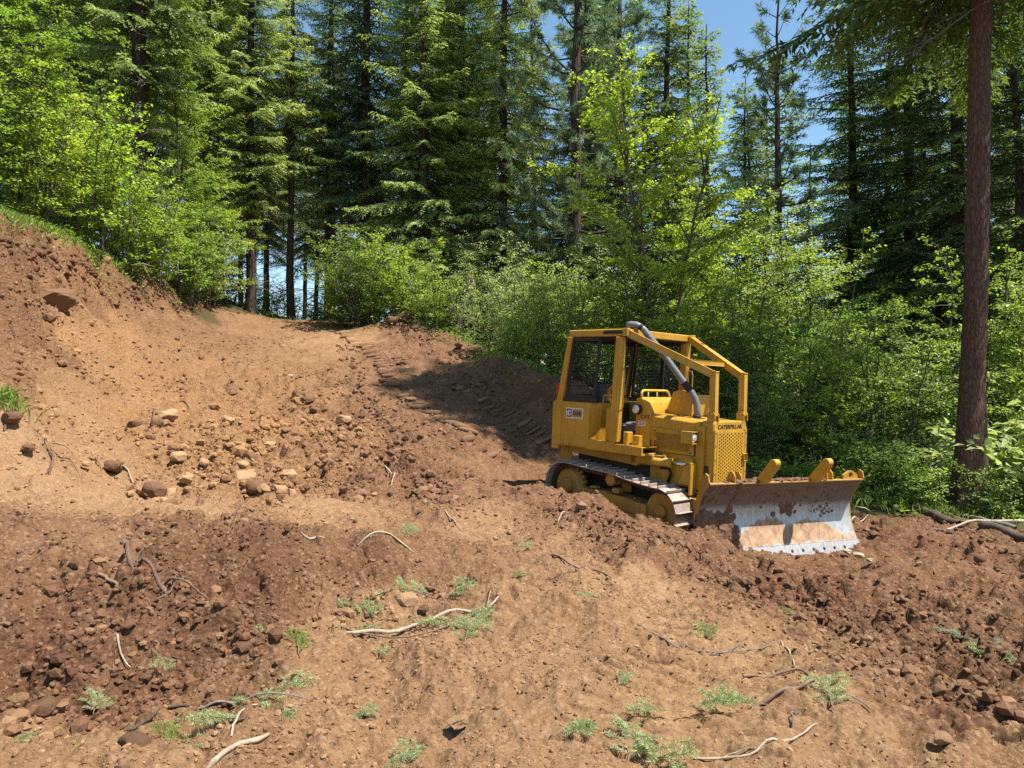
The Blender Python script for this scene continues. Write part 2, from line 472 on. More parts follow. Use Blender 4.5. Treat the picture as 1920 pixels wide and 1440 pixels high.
CP += [(-14,22,6.1),(-22,30,9),(-13,31,5.6),(-20,14,7.5),(-11,9,3.4),(-8,6,1.5),(-8,3.5,.9),(-5,2,.15),(-16,42,4.0),(-7,40,1.2),(0,40,.4),
       (3.7,14.6,.55),(2.5,18,1.3),(1,23,2.2),(-1.5,27,2.9),(4,32,.3),(8,30,-1.5),(14,25,-2.6),(10,18,-.9),(6,16,.1),(14,14,-1.5),(12,9,-1.0),(8,6,-.5),(6,3,-.1),
       (5,0,0),(-5,0,.1),(0,0,0),(0,1.8,0),(0,-6,.1),(-60,60,13),(0,80,-8),(40,60,-10),(60,0,-3),(-60,0,8),(0,-60,0)]
def _row(L, k=4):
    out = []
    for a, b in zip(L[:-1], L[1:]):
        out += [tuple(p + (q - p) * i / k for p, q in zip(a, b)) for i in range(k)]
    return [px(*p) for p in out + [L[-1]]]
CP += _row([(-160,395,12.2),(0,425,14.2),(120,465,16.2),(200,503,18.2),(300,534,21.2),(400,577,26.5)])       # lip of the bank
CP += _row([(-160,436,12.0),(0,470,13.9),(120,507,15.9),(200,540,17.9),(300,560,20.8)])                          # under the cut face of the lip
CP += _row([(-160,380,13.4),(0,410,15.4),(120,449,17.4),(200,488,19.5),(300,520,22.6),(400,568,28.2)])       # ground behind the lip
CP += _row([(-160,520,11.6),(0,548,13.2),(150,572,15.6),(250,590,18.8),(380,590,24.2)])                       # foot of the bank
CP += _row([(1075,722,13.6),(1040,706,14.4),(950,676,17),(860,638,20.5),(760,598,25)])                          # berm along the road
CP += _row([(1090,735,14.6),(1050,722,15.4),(960,690,18.2),(870,652,21.8),(780,615,26.4)])                      # behind the berm
CP = np.array(CP)
def _fit(C):
    n = len(C); P2 = C[:, :2]
    K = np.sqrt(((P2[:, None] - P2[None]) ** 2).sum(-1) + .09)
    Q = np.c_[np.ones(n), P2]
    A = np.zeros((n + 3, n + 3)); A[:n, :n] = K - .0 * np.eye(n) ; A[:n, n:] = Q; A[n:, :n] = Q.T
    A[:n, :n] += -np.eye(n) * .06
    return np.linalg.solve(A, np.r_[C[:, 2], 0, 0, 0])
_W = _fit(CP)
def H0(x, y):
    """the shaped ground, without clods"""
    sh = x.shape; x = x.ravel(); y = y.ravel(); out = np.empty_like(x, dtype=float)
    for i in range(0, len(x), 60000):
        X, Y = x[i:i + 60000], y[i:i + 60000]
        K = np.sqrt((X[:, None] - CP[None, :, 0]) ** 2 + (Y[:, None] - CP[None, :, 1]) ** 2 + .09)
        out[i:i + 60000] = K @ _W[:-3] + _W[-3] + X * _W[-2] + Y * _W[-1]
    r = np.hypot(x, y); k = np.clip((r - 60) / 60, 0, 1); k = k * k * (3 - 2 * k)
    out = out * (1 - k) + (-14.0) * k
    return out.reshape(sh)
_D = np.geomspace(1.3, 48, 1600)
def hit(u, v):
    """where the ground shows at (u, v) of the photograph"""
    dx, dz = (u - 960) / F_PX, (720 - v) / F_PX
    z = H0(dx * _D, _D); r = CZ + dz * _D
    i = np.argmax(r < z)
    if not (r < z).any(): i = len(_D) - 1
    return np.array((dx * _D[i], _D[i], z[i]))

# soil zones: (u, v, moist, orange, rough, veg)
Z = [(960,1300,.36,0,.40,0),(300,1420,.34,.1,.5,0),(120,1420,.35,.1,.5,0),(1440,1250,.24,.15,.35,0),(1250,1120,.24,.1,.35,0),(600,1260,.36,.1,.45,0),(960,1120,.42,0,.55,0),(760,1160,.38,0,.5,0),
     (700,1400,.36,.1,.45,0),(1100,1420,.34,.05,.3,0),(600,955,.22,.1,.35,0),(300,947,.20,0,.4,0),(900,985,.38,0,.4,0),(1060,1010,.45,0,.5,0),(1100,1080,.38,0,.5,0),(100,905,.22,0,.4,0),(60,840,.30,0,.35,0),
     (100,1100,1,0,.75,0),(300,1100,.97,0,.85,0),(500,1075,.95,0,.8,0),(700,1065,.92,0,.75,0),(850,1060,.75,0,.6,0),(120,1240,.98,0,1.2,0),(60,1330,.92,0,1.2,0),(250,1250,.9,0,1.1,0),(420,1200,.85,0,1.0,0),(100,1000,.72,0,.5,0),
     (300,760,.58,.8,.75,0),(450,820,.58,.85,1.25,0),(200,690,.60,.6,.8,0),(500,900,.62,.5,1.4,0),(350,900,.58,.55,1.3,0),(100,770,.38,.3,.7,0),(600,870,.70,.25,1.3,0),(560,760,.64,.5,.8,0),(400,690,.62,.5,.7,0),(170,650,.35,1.0,.6,0),(230,620,.5,.8,.6,0),(120,1005,.5,.0,.5,0),
     (50,500,.72,0,1.4,0),(150,540,.68,0,1.3,0),(60,610,.75,.1,1.2,0),(100,570,.66,0,1.3,0),(220,580,.6,.1,1.1,0),(300,570,.65,.15,.7,0),(20,445,1,0,1,0),(110,468,1,0,1,0),(200,510,1,0,1,0),(300,545,.95,0,.9,0),(380,583,.7,0,.7,0),(20,470,.95,0,1.4,0),(120,500,.95,0,1.4,0),(200,530,.95,0,1.4,0),(330,565,.7,0,.8,0),(410,588,.6,0,.6,0),
     (700,690,.80,0,.5,0),(800,755,.85,0,.5,0),(610,640,.40,.1,.3,0),(500,620,.62,.15,.5,0),(460,600,.62,.1,.5,0),(850,880,.8,0,.6,0),(720,880,.85,.05,.9,0),(650,760,.82,.05,.8,0),(950,935,.82,0,.55,0),(860,680,.8,0,.9,0),(780,625,.85,0,1,0),(950,720,.85,0,.8,0),(960,780,.85,0,.4,0),(1000,860,.85,0,.4,0),(880,790,.85,0,.45,0),
     (1150,1000,.85,0,.8,0),(1250,1040,.8,0,.8,0),(1050,965,.82,0,.7,0),(1400,1090,.98,0,.9,0),(1600,1075,.82,0,.5,0),(1800,1100,.80,0,.6,0),(1700,1200,.85,0,1.1,0),(1850,1260,.92,0,1.1,0),(1500,1130,.98,0,1.0,0),(1800,1320,.82,0,1.0,0),(1750,1000,.85,0,.8,0),(1880,1040,.85,0,.8,0),(1650,1000,.9,0,.7,0),(1640,1270,.6,0,.8,0),
     (1550,1290,.22,.1,.35,0),(1500,1400,.24,.05,.35,0),(1850,1425,.40,0,.6,0),(1650,1390,.26,0,.5,0),(1300,1300,.26,.25,.3,0),(1330,1070,.85,0,.8,0)]
ZP = [(*hit(u, v), m, o, r, g) for u, v, m, o, r, g in Z]
ZP += [(*p, .9, 0, .4, 0) for p in (mloc(0, 0), mloc(1, -.9), mloc(1.9, .2), mloc(-1.3, .5))]
ZP += [(*p, .9, 0, .5, 1) for p in (px(0,398,16),px(120,436,18),px(210,478,20.5),px(310,515,23.5),px(400,560,30),px(470,575,31.5),px(560,590,32),(-20,20,0),(-15,30,0),(-20,45,0),(-6,36,0),(0,34,0),(2.2,19.5,0),(3.4,16.6,0),(.6,23.5,0),(-2,28,0),
      (4.6,14.2,0),(7,13,0),(9,12.2,0),(6,11.9,0),(8.6,11.2,0),(10,16,0),(14,12,0),(10,25,0),(4,25,0),(12,8,0),(20,20,0),(20,4,0),(-30,10,0),(-16,8,0),(0,60,0),(30,60,0),(-40,60,0))]
ZP = np.array(ZP)
def _feat(x, y):
    r = np.hypot(x, y) + .3
    return np.arctan2(x, np.maximum(y, 1e-3)) * 1345, np.log(r) * 520
_zu, _zv = _feat(ZP[:, 0], ZP[:, 1])
def zones(x, y):
    """moist, orange, rough, veg at (x, y)"""
    sh = x.shape; x = x.ravel(); y = y.ravel(); out = np.empty((4, len(x)))
    wx = x + (fbm(x * .9, y * .9, 31, 3) - .5) * (.16 * np.hypot(x, y))
    wy = y + (fbm(x * .9, y * .9, 37, 3) - .5) * (.16 * np.hypot(x, y))
    U, V_ = _feat(wx, wy)
    for i in range(0, len(x), 60000):
        d2 = (U[i:i + 60000, None] - _zu) ** 2 + (V_[i:i + 60000, None] - _zv) ** 2
        w = 1 / (d2 + 400) ** 2
        w /= w.sum(1, keepdims=True)
        out[:, i:i + 60000] = (w @ ZP[:, 3:7]).T
    return out.reshape((4,) + sh)

# crawler tracks pressed into the soil: polylines of the wheel paths with the width and the depth of the print
def _path(L): return np.array([hit(u, v)[:2] for u, v in L])
PRINTS = [(_path([(930,862),(880,827),(830,785),(771,755),(737,728),(709,680),(668,645),(640,622)]), .40, .036, .20),
          (_path([(1025,835),(960,782),(890,745),(843,724),(788,697),(740,668)]), .40, .030, .20),
          (_path([(420,612),(360,655),(290,690)]), .5, .035, .25),
          (_path([(1330,1120),(1240,1210),(1160,1310),(1090,1440)]), .46, .055, .19),
          (_path([(1560,1190),(1480,1270),(1400,1360),(1340,1440)]), .46, .050, .19)]
def prints(x, y):
    out = np.zeros_like(x)
    for P, wd, amp, pitch in PRINTS:
        best = np.full(x.shape, 9.0); arc = np.zeros_like(x); s0 = 0
        for a, b in zip(P[:-1], P[1:]):
            d = b - a; L = np.hypot(*d); t = ((x - a[0]) * d[0] + (y - a[1]) * d[1]) / L / L
            t = np.clip(t, 0, 1); q = np.hypot(x - a[0] - t * d[0], y - a[1] - t * d[1])
            m = q < best; best[m] = q[m]; arc[m] = (s0 + t * L)[m]; s0 += L
        k = np.clip((wd / 2 + .02 - best) / .04, 0, 1) * np.clip(fbm(x * 1.3, y * 1.3, 71, 3) * 3.4 - .8, 0, 1)
        ph = (arc / pitch + .25 * (vnoise(x * 3, y * 3, 73) - .5)) % 1
        out += k * amp * (np.where(ph < .30, -np.sin(ph / .30 * PI), .12))
    return out

def detail(x, y, rough, veg):
    r = np.hypot(x, y); far = np.clip((60 - r) / 25, 0, 1)
    rg2 = rough * rough
    z = (fbm(x * .8, y * .8, 1, 4) - .5) * .20
    z += (fbm(x * 2.6, y * 2.6, 3, 4) - .5) * (.10 + .20 * rough) * np.clip(rough * 2, .3, 1)
    rid = 1 - np.abs(2 * fbm(x * 2.1, y * 2.1, 9, 4) - 1)
    z += (rid - .75) * .22 * rough
    r2 = 1 - np.abs(2 * fbm(x * 6.3 + 3, y * 6.3, 29, 3) - 1)
    z += (r2 - .75) * .13 * np.clip(rough - .08, .06, 2)
    z += (fbm(x * 13, y * 13, 13, 3) - .5) * (.018 + .075 * np.clip(rough - .15, 0, 2))
    z += (fbm(x * 38, y * 38, 19, 2) - .5) * .015
    clus = np.clip(fbm(x * .7, y * .7, 23, 3) * 3 - .9, 0.15, 1.3)
    L1 = lumps(x, y, .62, .34, .06, .21, 101, 1.1) * np.clip(rough * 1.5 - .5, 0, 1.1)
    L2 = lumps(x, y, .24, .50, .03, .10, 111, 1.25) * np.clip(rough * 1.6 - .2, 0, 1.2) * clus
    L3 = lumps(x, y, .105, .55, .014, .046, 121, 1.35) * np.clip(.05 + rough, 0, 1) * clus
    L4 = lumps(x, y, .05, .5, .006, .016, 131, 1.0) * np.clip(.3 + rough, 0, 1)
    z += np.maximum(np.maximum(L1, L2), np.maximum(L3, L4))
    z += prints(x, y)
    return z * far * (1 - .5 * veg)
def H(x, y):
    x = np.atleast_1d(np.asarray(x, float)); y = np.atleast_1d(np.asarray(y, float))
    zz = zones(x, y)
    return H0(x, y) + detail(x, y, zz[2], zz[3])
def ground_at(u, v):
    p = hit(u, v); p[2] = H(p[0], p[1])[0]; return p
def nrm_at(x, y, e=.15):
    a = H0(np.array([x - e, x + e, x, x]), np.array([y, y, y - e, y + e]))
    return Vector((-(a[1] - a[0]) / (2 * e), -(a[3] - a[2]) / (2 * e), 1)).normalized()

def build_ground():
    # rings round the place where the picture was taken, closer together where more is seen
    ang = np.concatenate([np.linspace(-46, 46, 740), np.linspace(46, 314, 72)[1:-1]])
    ang = np.radians(ang); na = len(ang)
    rad = np.concatenate([np.geomspace(.5, 2.6, 14)[:-1], np.geomspace(2.6, 34, 560), np.geomspace(34, 90, 40)[1:], np.geomspace(90, 4000, 22)[1:]])
    nr = len(rad)
    X = rad[:, None] * np.sin(ang)[None]; Y = rad[:, None] * np.cos(ang)[None]
    zn = zones(X, Y); Zz = H0(X, Y) + detail(X, Y, zn[2], zn[3])
    V = np.stack([X, Y, Zz], -1).reshape(-1, 3)
    i = np.arange(nr - 1)[:, None] * na; j = np.arange(na)[None]; j2 = (j + 1) % na
    q = np.stack([i + j, i + na + j, i + na + j2, i + j2], -1).reshape(-1, 4)
    q = q[:, ::-1]
    c = len(V); V = np.vstack([V, [[0, 0, float(Zz[0].mean())]]])
    cap = np.stack([np.full(na, c), (np.arange(na) + 1) % na, np.arange(na)], -1)[:, ::-1]
    at = {k: np.r_[zn[n].ravel(), zn[n][0].mean()] for n, k in ((0, 'moist'), (1, 'orange'), (3, 'veg'), (2, 'rough'))}
    me = np_mesh("ground", V, [q, cap], True, at, M['soil'])
    o = link("ground", me)
    tag(o, kind='structure')
    if me.polygons[5000].normal.z < 0: me.flip_normals()
    return o
GROUND = build_ground()

def grow_ico(sub):
    bm = bmesh.new(); bmesh.ops.create_icosphere(bm, subdivisions=sub, radius=1)
    v = np.array([p.co[:] for p in bm.verts]); f = np.array([[q.index for q in p.verts] for p in bm.faces]); bm.free()
    return v, f
def crumbs():
    """loose crumbs and clods of soil, thousands of them, lying on the ground"""
    rg = np.random.default_rng(7); n = 130000
    th = np.radians(rg.uniform(-42, 42, n)); r = np.exp(rg.uniform(np.log(2.7), np.log(24), n))
    x, y = r * np.sin(th), r * np.cos(th)
    z4 = zones(x, y)
    dens = np.clip(z4[2] * .36 + .04, 0, .6) * np.clip(fbm(x * .9, y * .9, 41, 3) * 4.2 - 1.4, .06, 1) * (z4[3] < .25)
    keep = rg.random(n) < dens
    x, y, z4 = x[keep], y[keep], z4[:, keep]; n = len(x); r = np.hypot(x, y)
    size = (.007 + .024 * rg.random(n) ** 2.6) * np.clip(.55 + .6 * z4[2], 0, 1.6) * np.clip(r / 6.5, .7, 1.9)
    big = rg.random(n) < .06 * np.clip(z4[2] * 1.3 - .3, 0, 1.2); size[big] *= rg.uniform(1.4, 2.3, big.sum())
    k = 26000; th = np.radians(rg.uniform(-38, 38, k)); r = np.exp(rg.uniform(np.log(2.8), np.log(9), k)); lx, ly = r * np.sin(th), r * np.cos(th); l4 = zones(lx, ly)
    keep = rg.random(k) < .62 * np.clip(fbm(lx * 1.4, ly * 1.4, 47, 3) * 4 - 1.3, .12, 1); lx, ly, l4 = lx[keep], ly[keep], l4[:, keep]; l4[0] = np.clip(l4[0] + .1, 0, 1)
    x, y, z4 = np.r_[x, lx], np.r_[y, ly], np.c_[z4, l4]; size = np.r_[size, .0035 + .007 * rg.random(len(lx)) ** 2]
    # the ragged cut edge under the lip of the bank: dark sods and clods
    m = 600; t = rg.uniform(0, 5, m); Lp = np.array([px(*q) for q in ((-160,395,12.2),(0,425,14.2),(120,465,16.2),(200,503,18.2),(300,534,21.2),(400,577,26.5))])
    q = np.stack([np.interp(t, range(6), Lp[:, k]) for k in range(3)], -1)
    down = rg.exponential(.34, m)
    lx = q[:, 0] + .05 + down * .42 + rg.normal(0, .05, m); ly = q[:, 1] - .05 - down * .45 + rg.normal(0, .05, m)
    l4 = zones(lx, ly); l4[0] = np.clip(1.15 - down * .35, .3, 1); l4[1] = 0
    x, y, z4 = np.r_[x, lx], np.r_[y, ly], np.c_[z4, l4]
    size = np.r_[size, (.025 + .10 * rg.random(m) ** 2.5) * np.exp(-down * .5)]; n = len(x)
    zz = H0(x, y) + detail(x, y, z4[2], z4[3])
    # clods gathered along creases and the feet of the heaps
    for line, cnt, sg_, smax in (([(640,645),(690,760),(760,850),(870,965)], 420, .10, .085), ([(760,640),(850,690),(930,745)], 160, .14, .09), ([(0,1390),(150,1340),(280,1295),(450,1230),(620,1170),(900,1092)], 420, .10, .042),
                                 ([(1330,1095),(1420,1120),(1500,1165),(1700,1270),(1900,1350)], 460, .12, .045), ([(1450,1120),(1600,1150),(1750,1185),(1900,1215)], 360, .13, .045), ([(250,935),(420,925),(560,930),(740,935)], 330, .22, .085),
                                 ([(280,880),(420,850),(560,830),(640,800)], 420, .55, .08), ([(1060,950),(1185,995),(1310,1030)], 260, .12, .045), ([(20,1130),(200,1180),(380,1150)], 320, .35, .035), ([(560,745),(590,790)], 60, .14, .12), ([(620,610),(700,600),(780,605),(860,640)], 200, .35, .12)):
        W_ = np.array([hit(*q)[:2] for q in line]); t = rg.uniform(0, len(W_) - 1, cnt)
        lx = np.interp(t, range(len(W_)), W_[:, 0]) + rg.normal(0, sg_, cnt); ly = np.interp(t, range(len(W_)), W_[:, 1]) + rg.normal(0, sg_, cnt)
        l4 = zones(lx, ly); x, y, z4 = np.r_[x, lx], np.r_[y, ly], np.c_[z4, l4]; size = np.r_[size, .014 + smax * rg.random(cnt) ** 3.2]; n = len(x)
        zz = np.r_[zz, H0(lx, ly) + detail(lx, ly, l4[2], l4[3])]
    VS, FS, MO, OR = [], [], [], []; c0 = 0
    for sel, sub in ((size < .026, 1), (size >= .026, 2)):
        m = int(sel.sum()); bv, bf = grow_ico(1) if sub == 2 else ICO20; k = len(bv)
        P = bv[None] * rg.uniform(.78 if sub == 2 else .68, 1.16 if sub == 2 else 1.22, (m, k, 1)) * rg.uniform(.65, 1.25, (m, 1, 3)) * np.array([1, 1, .75])
        a = rg.uniform(0, 2 * PI, m); ca, sa = np.cos(a)[:, None], np.sin(a)[:, None]
        b = rg.normal(0, .4, m); cb, sb = np.cos(b)[:, None], np.sin(b)[:, None]
        X, Y, Z_ = P[..., 0], P[..., 1], P[..., 2]
        X, Z_ = X * cb - Z_ * sb, X * sb + Z_ * cb
        X, Y = X * ca - Y * sa, X * sa + Y * ca
        s = size[sel][:, None]
        VS.append(np.stack([X * s + x[sel][:, None], Y * s + y[sel][:, None], Z_ * s + (zz + size * .15)[sel][:, None]], -1).reshape(-1, 3))
        FS.append((bf[None] + (np.arange(m) * k)[:, None, None]).reshape(-1, 3) + c0); c0 += m * k
        MO.append(np.repeat(np.clip(z4[0][sel] + rg.normal(0, .12, m), 0, 1), k)); OR.append(np.repeat(z4[1][sel], k))
    o = link("soil_crumbs", np_mesh("soil_crumbs", np.concatenate(VS), [np.concatenate(FS)], False, {'moist': np.concatenate(MO), 'orange': np.concatenate(OR)}, M['crumbs']))
    tag(o, "loose crumbs and clods of brown soil lying all over the ground", "soil", kind='stuff')
_g = (1 + 5 ** .5) / 2
_iv = np.array([(-1, _g, 0), (1, _g, 0), (-1, -_g, 0), (1, -_g, 0), (0, -1, _g), (0, 1, _g), (0, -1, -_g), (0, 1, -_g), (_g, 0, -1), (_g, 0, 1), (-_g, 0, -1), (-_g, 0, 1)]) / (1 + _g * _g) ** .5
_if = np.array([(0, 11, 5), (0, 5, 1), (0, 1, 7), (0, 7, 10), (0, 10, 11), (1, 5, 9), (5, 11, 4), (11, 10, 2), (10, 7, 6), (7, 1, 8), (3, 9, 4), (3, 4, 2), (3, 2, 6), (3, 6, 8), (3, 8, 9), (4, 9, 5), (2, 4, 11), (6, 2, 10), (8, 6, 7), (9, 8, 1)])
ICO20 = (_iv, _if)
crumbs()

def track_ridges():
    """the bars of soil left standing between the cleats of the crawler tracks"""
    rg = np.random.default_rng(17); VS, FS = [], []; MO, OR = [], []; c0 = 0
    bv, bf = grow_ico(2)
    for P, wd, amp, pitch in PRINTS[:2]:
        seg = np.hypot(*(P[1:] - P[:-1]).T); cum = np.r_[0, np.cumsum(seg)]
        for s in np.arange(.1, cum[-1], pitch):
            s += rg.normal(0, .015); c = np.array([np.interp(s, cum, P[:, k]) for k in (0, 1)])
            e = np.array([np.interp(s + .1, cum, P[:, k]) for k in (0, 1)]) - np.array([np.interp(s - .1, cum, P[:, k]) for k in (0, 1)])
            e /= np.hypot(*e) + 1e-9; cr = np.array([-e[1], e[0]])
            if fbm(c[:1] * 1.3, c[1:] * 1.3, 71, 3)[0] < .36: continue
            a = rg.normal(0, .05); cr = cr * math.cos(a) + e * math.sin(a)
            L, w_, h = wd / 2 * rg.uniform(.6, 1.1), .040 * rg.uniform(.7, 1.3), amp * rg.uniform(.9, 1.6)
            q = bv * rg.uniform(.78, 1.18, (len(bv), 1)); q = np.sign(q) * np.abs(q) ** np.array([.6, 1, .8])
            off = rg.normal(0, .03)
            xy = c + cr * (q[:, :1] * L + off) + e * (q[:, 1:2] * w_)
            z = H0(xy[:, 0], xy[:, 1]) + q[:, 2] * h * 1.0
            zz = zones(c[:1], c[1:]); d0 = detail(c[:1], c[1:], zz[2], zz[3])[0]
            VS.append(np.c_[xy, z + .02 + np.clip(d0, -.03, .08)]); FS.append(bf + c0); c0 += len(bv)
            MO.append(np.full(len(bv), np.clip(zz[0][0] - .12, 0, 1))); OR.append(np.full(len(bv), zz[1][0]))
    o = link("track_prints", np_mesh("track_prints", np.concatenate(VS), [np.concatenate(FS)], True, {'moist': np.concatenate(MO), 'orange': np.concatenate(OR)}, M['crumbs']))
    tag(o, "rows of soil bars pressed by crawler tracks on the road and the flat ground", "track prints", kind='stuff')
track_ridges()
# ---------------------------------------------------------------- plants: mesh builders
def frames(D):
    """two unit vectors across each direction"""
    D = D / np.maximum(np.linalg.norm(D, axis=-1, keepdims=True), 1e-9)
    up = np.zeros_like(D); up[..., 2] = 1
    steep = np.abs(D[..., 2]) > .97
    up[steep] = (1, 0, 0)
    s = np.cross(D, up); s /= np.maximum(np.linalg.norm(s, axis=-1, keepdims=True), 1e-9)
    return D, s, np.cross(s, D)

class Tubes:
    """tapered tubes along polylines, gathered into one mesh"""
    def __init__(self): self.V = []; self.Q = []; self.T = []; self.c = 0
    def add(self, P, R, n=5):
        P = np.asarray(P, float); m = len(P)
        D = np.gradient(P, axis=0); _, s, u = frames(D)
        a = np.arange(n) * 2 * PI / n
        ring = P[:, None] + np.asarray(R)[:, None, None] * (np.cos(a)[None, :, None] * s[:, None] + np.sin(a)[None, :, None] * u[:, None])
        i = np.arange(m - 1)[:, None] * n; j = np.arange(n)[None]; j2 = (j + 1) % n
        self.Q.append((np.stack([i + j, i + j2, i + n + j2, i + n + j], -1) + self.c).reshape(-1, 4))
        self.V.append(ring.reshape(-1, 3)); self.c += m * n
    def mesh(self, name, smooth=True, mat=None):
        return np_mesh(name, np.concatenate(self.V), [np.concatenate(self.Q)], smooth, None, mat)

def kites(B, D, U, L, Wd, sag=.0, fold=.0):
    """leaf-shaped quads: base B, direction D, upper side U, length L, width Wd -> verts (n,4,3)"""
    D, s, u = D / np.linalg.norm(D, axis=-1, keepdims=True), None, U
    s = np.cross(D, U); s /= np.maximum(np.linalg.norm(s, axis=-1, keepdims=True), 1e-9)
    L = np.asarray(L)[:, None]; Wd = np.asarray(Wd)[:, None]
    mid = B + D * L * .45
    tip = B + D * L; tip[:, 2] -= (sag * L)[:, 0]
    return np.stack([B, mid + s * Wd * .5 + U * fold * Wd, tip, mid - s * Wd * .5 + U * fold * Wd], 1)

def kite_mesh(name, K, tip):
    n = len(K); return np_mesh(name, K.reshape(-1, 3), np.arange(n * 4).reshape(-1, 4), False, {'tip': np.repeat(tip, 4)})

def conifer(name, seed, Ht, crown0, lmax, r0, whorl=.34, per=4.6, droop=.30, dead0=1.2, twig=.16, sp_b=.15, sp_t=.075, shape=.85, top_open=1.0, zcut=20, bend=0):
    """a fir: trunk with boughs, flat drooping sprays of twigs, bare dead boughs below"""
    rg = np.random.default_rng(seed); T = Tubes(); Dd = Tubes()
    zz = np.linspace(-.6, Ht, 34)
    wob = np.stack([np.cumsum(rg.normal(0, .018, 34)), np.cumsum(rg.normal(0, .018, 34)), zz], -1)
    wob[:, 0] += bend * (zz / Ht) ** 2
    rad = r0 * (1 - np.clip(zz / Ht, 0, 1)) ** .75 + .012
    rad *= 1 + .45 * np.exp(-np.clip(zz + .2, 0, None) / .35)
    T.add(wob, rad, 11)
    axis = lambda z: np.stack([np.interp(z, zz, wob[:, 0]), np.interp(z, zz, wob[:, 1]), z], -1)
    Ks, Ts = [], []
    z = crown0
    while z < Ht - .4:
        nb = max(2, int(rg.normal(per, .8))); a0 = rg.uniform(0, 2 * PI)
        coarse = 1.0 if z < zcut else 1.7
        for b in range(nb):
            f = (Ht - z) / (Ht - crown0)
            L = lmax * min(1, f ** shape) * rg.uniform(.5, 1.2) * (1 - .45 * max(0, 1 - (z - crown0) / 2.5) * rg.random()) + .25
            az = a0 + b * 2 * PI / nb + rg.normal(0, .25)
            e = (.38 * (1 - f) ** 1.5 - .10 * f) + rg.normal(0, .12)
            dr = droop * f + .04
            t = np.linspace(0, 1, 8)
            hx = L * t * math.cos(e)
            hz = L * (t * math.sin(e) - dr * t ** 1.6 + .42 * dr * t ** 4)
            zb = z + rg.uniform(-.12, .12)
            o = axis(np.array([zb]))[0]
            P = np.stack([o[0] + hx * math.cos(az), o[1] + hx * math.sin(az), o[2] + hz], -1)
            side_w = np.cumsum(rg.normal(0, .02 * L, 8)) * .5
            P[:, 0] -= side_w * math.sin(az); P[:, 1] += side_w * math.cos(az)
            T.add(P, (.010 + .011 * L) * (1 - t * .88), 4)
            nt = max(5, int(L / (sp_b * coarse)))
            tb = np.repeat(np.linspace(.14, 1.0, nt), 2) + rg.uniform(-.015, .015, nt * 2)
            tb = np.clip(tb, .05, 1)
            sd = np.tile([1., -1.], nt)
            B = np.stack([np.interp(tb, t, P[:, k]) for k in range(3)], -1)
            dP = np.gradient(P, axis=0); dB = np.stack([np.interp(tb, t, dP[:, k]) for k in range(3)], -1)
            dB, sB, uB = frames(dB)
            lb = (L * .40 * (1 - tb) ** .8 * np.clip(tb * 5, .35, 1) + .14) * rg.uniform(.6, 1.15, nt * 2)
            an = np.radians(58 - 26 * tb + rg.normal(0, 8, nt * 2))
            dd = dB * np.cos(an)[:, None] + sB * (np.sin(an) * sd)[:, None]
            dd[:, 2] -= rg.uniform(.02, .42, nt * 2) * (.6 + .6 * f)
            dd /= np.linalg.norm(dd, axis=1, keepdims=True)
            # twigs along each branchlet
            nk = np.maximum(2, (lb / (sp_t * coarse)).astype(int))
            idx = np.repeat(np.arange(nt * 2), nk)
            within = np.concatenate([(np.arange(k) + .6) / k for k in nk])
            for s2 in (1, -1):
                base = B[idx] + dd[idx] * (lb[idx] * within)[:, None]
                base[:, 2] -= .22 * lb[idx] * within ** 2
                d_, s_, u_ = frames(dd[idx])
                a2 = np.radians(rg.normal(44, 12, len(idx)))
                dt = d_ * np.cos(a2)[:, None] + s_ * (np.sin(a2) * s2)[:, None] + u_ * rg.normal(.0, .28, len(idx))[:, None]
                dt[:, 2] -= .12
                lt = twig * coarse * (1.15 - .55 * within) * rg.uniform(.6, 1.25, len(idx))
                un = u_ + rg.normal(0, .45, (len(idx), 3))
                Ks.append(kites(base, dt, un / np.linalg.norm(un, axis=1, keepdims=True), lt, lt * .36, .10))
                Ts.append(np.clip(.20 + .55 * within ** 2 + .45 * (tb[idx] > .8) + rg.normal(0, .12, len(idx)), 0, 1))
        z += whorl * rg.uniform(.7, 1.3) * (1 if z < zcut else 1.5)
    # dead lower boughs
    z = dead0
    while z < crown0 + 2.0:
        for b in range(rg.integers(2, 5)):
            az = rg.uniform(0, 2 * PI); L = rg.uniform(.5, 1.0) * lmax * .75; e = rg.normal(-.02, .2)
            t = np.linspace(0, 1, 6)
            kink = np.cumsum(rg.normal(0, .05 * L, (6, 3)), axis=0)
            P = np.stack([L * t * math.cos(az), L * t * math.sin(az), L * (t * e - .22 * t * t)], -1) + kink * t[:, None]
            P += axis(np.array([z]))[0]
            Dd.add(P, .014 * (1 - t * .75) + .002, 3)
            for _ in range(int(3 + 6 * L)):
                q = rg.uniform(.25, 1); i0 = np.array([np.interp(q, t, P[:, k]) for k in range(3)])
                d = np.array([math.cos(az + rg.normal(0, .8)), math.sin(az + rg.normal(0, .8)), rg.normal(-.15, .35)])
                l = rg.uniform(.15, .55); 
                Dd.add(np.stack([i0, i0 + d * l * .55 + rg.normal(0, .03, 3), i0 + d * l + rg.normal(0, .07, 3)]), np.array([.007, .005, .002]), 3)
        z += rg.uniform(.3, .7)
    return dict(trunk=T.mesh(name + "_trunk"), crown=kite_mesh(name + "_crown", np.concatenate(Ks), np.concatenate(Ts)), dead=Dd.mesh(name + "_dead"))

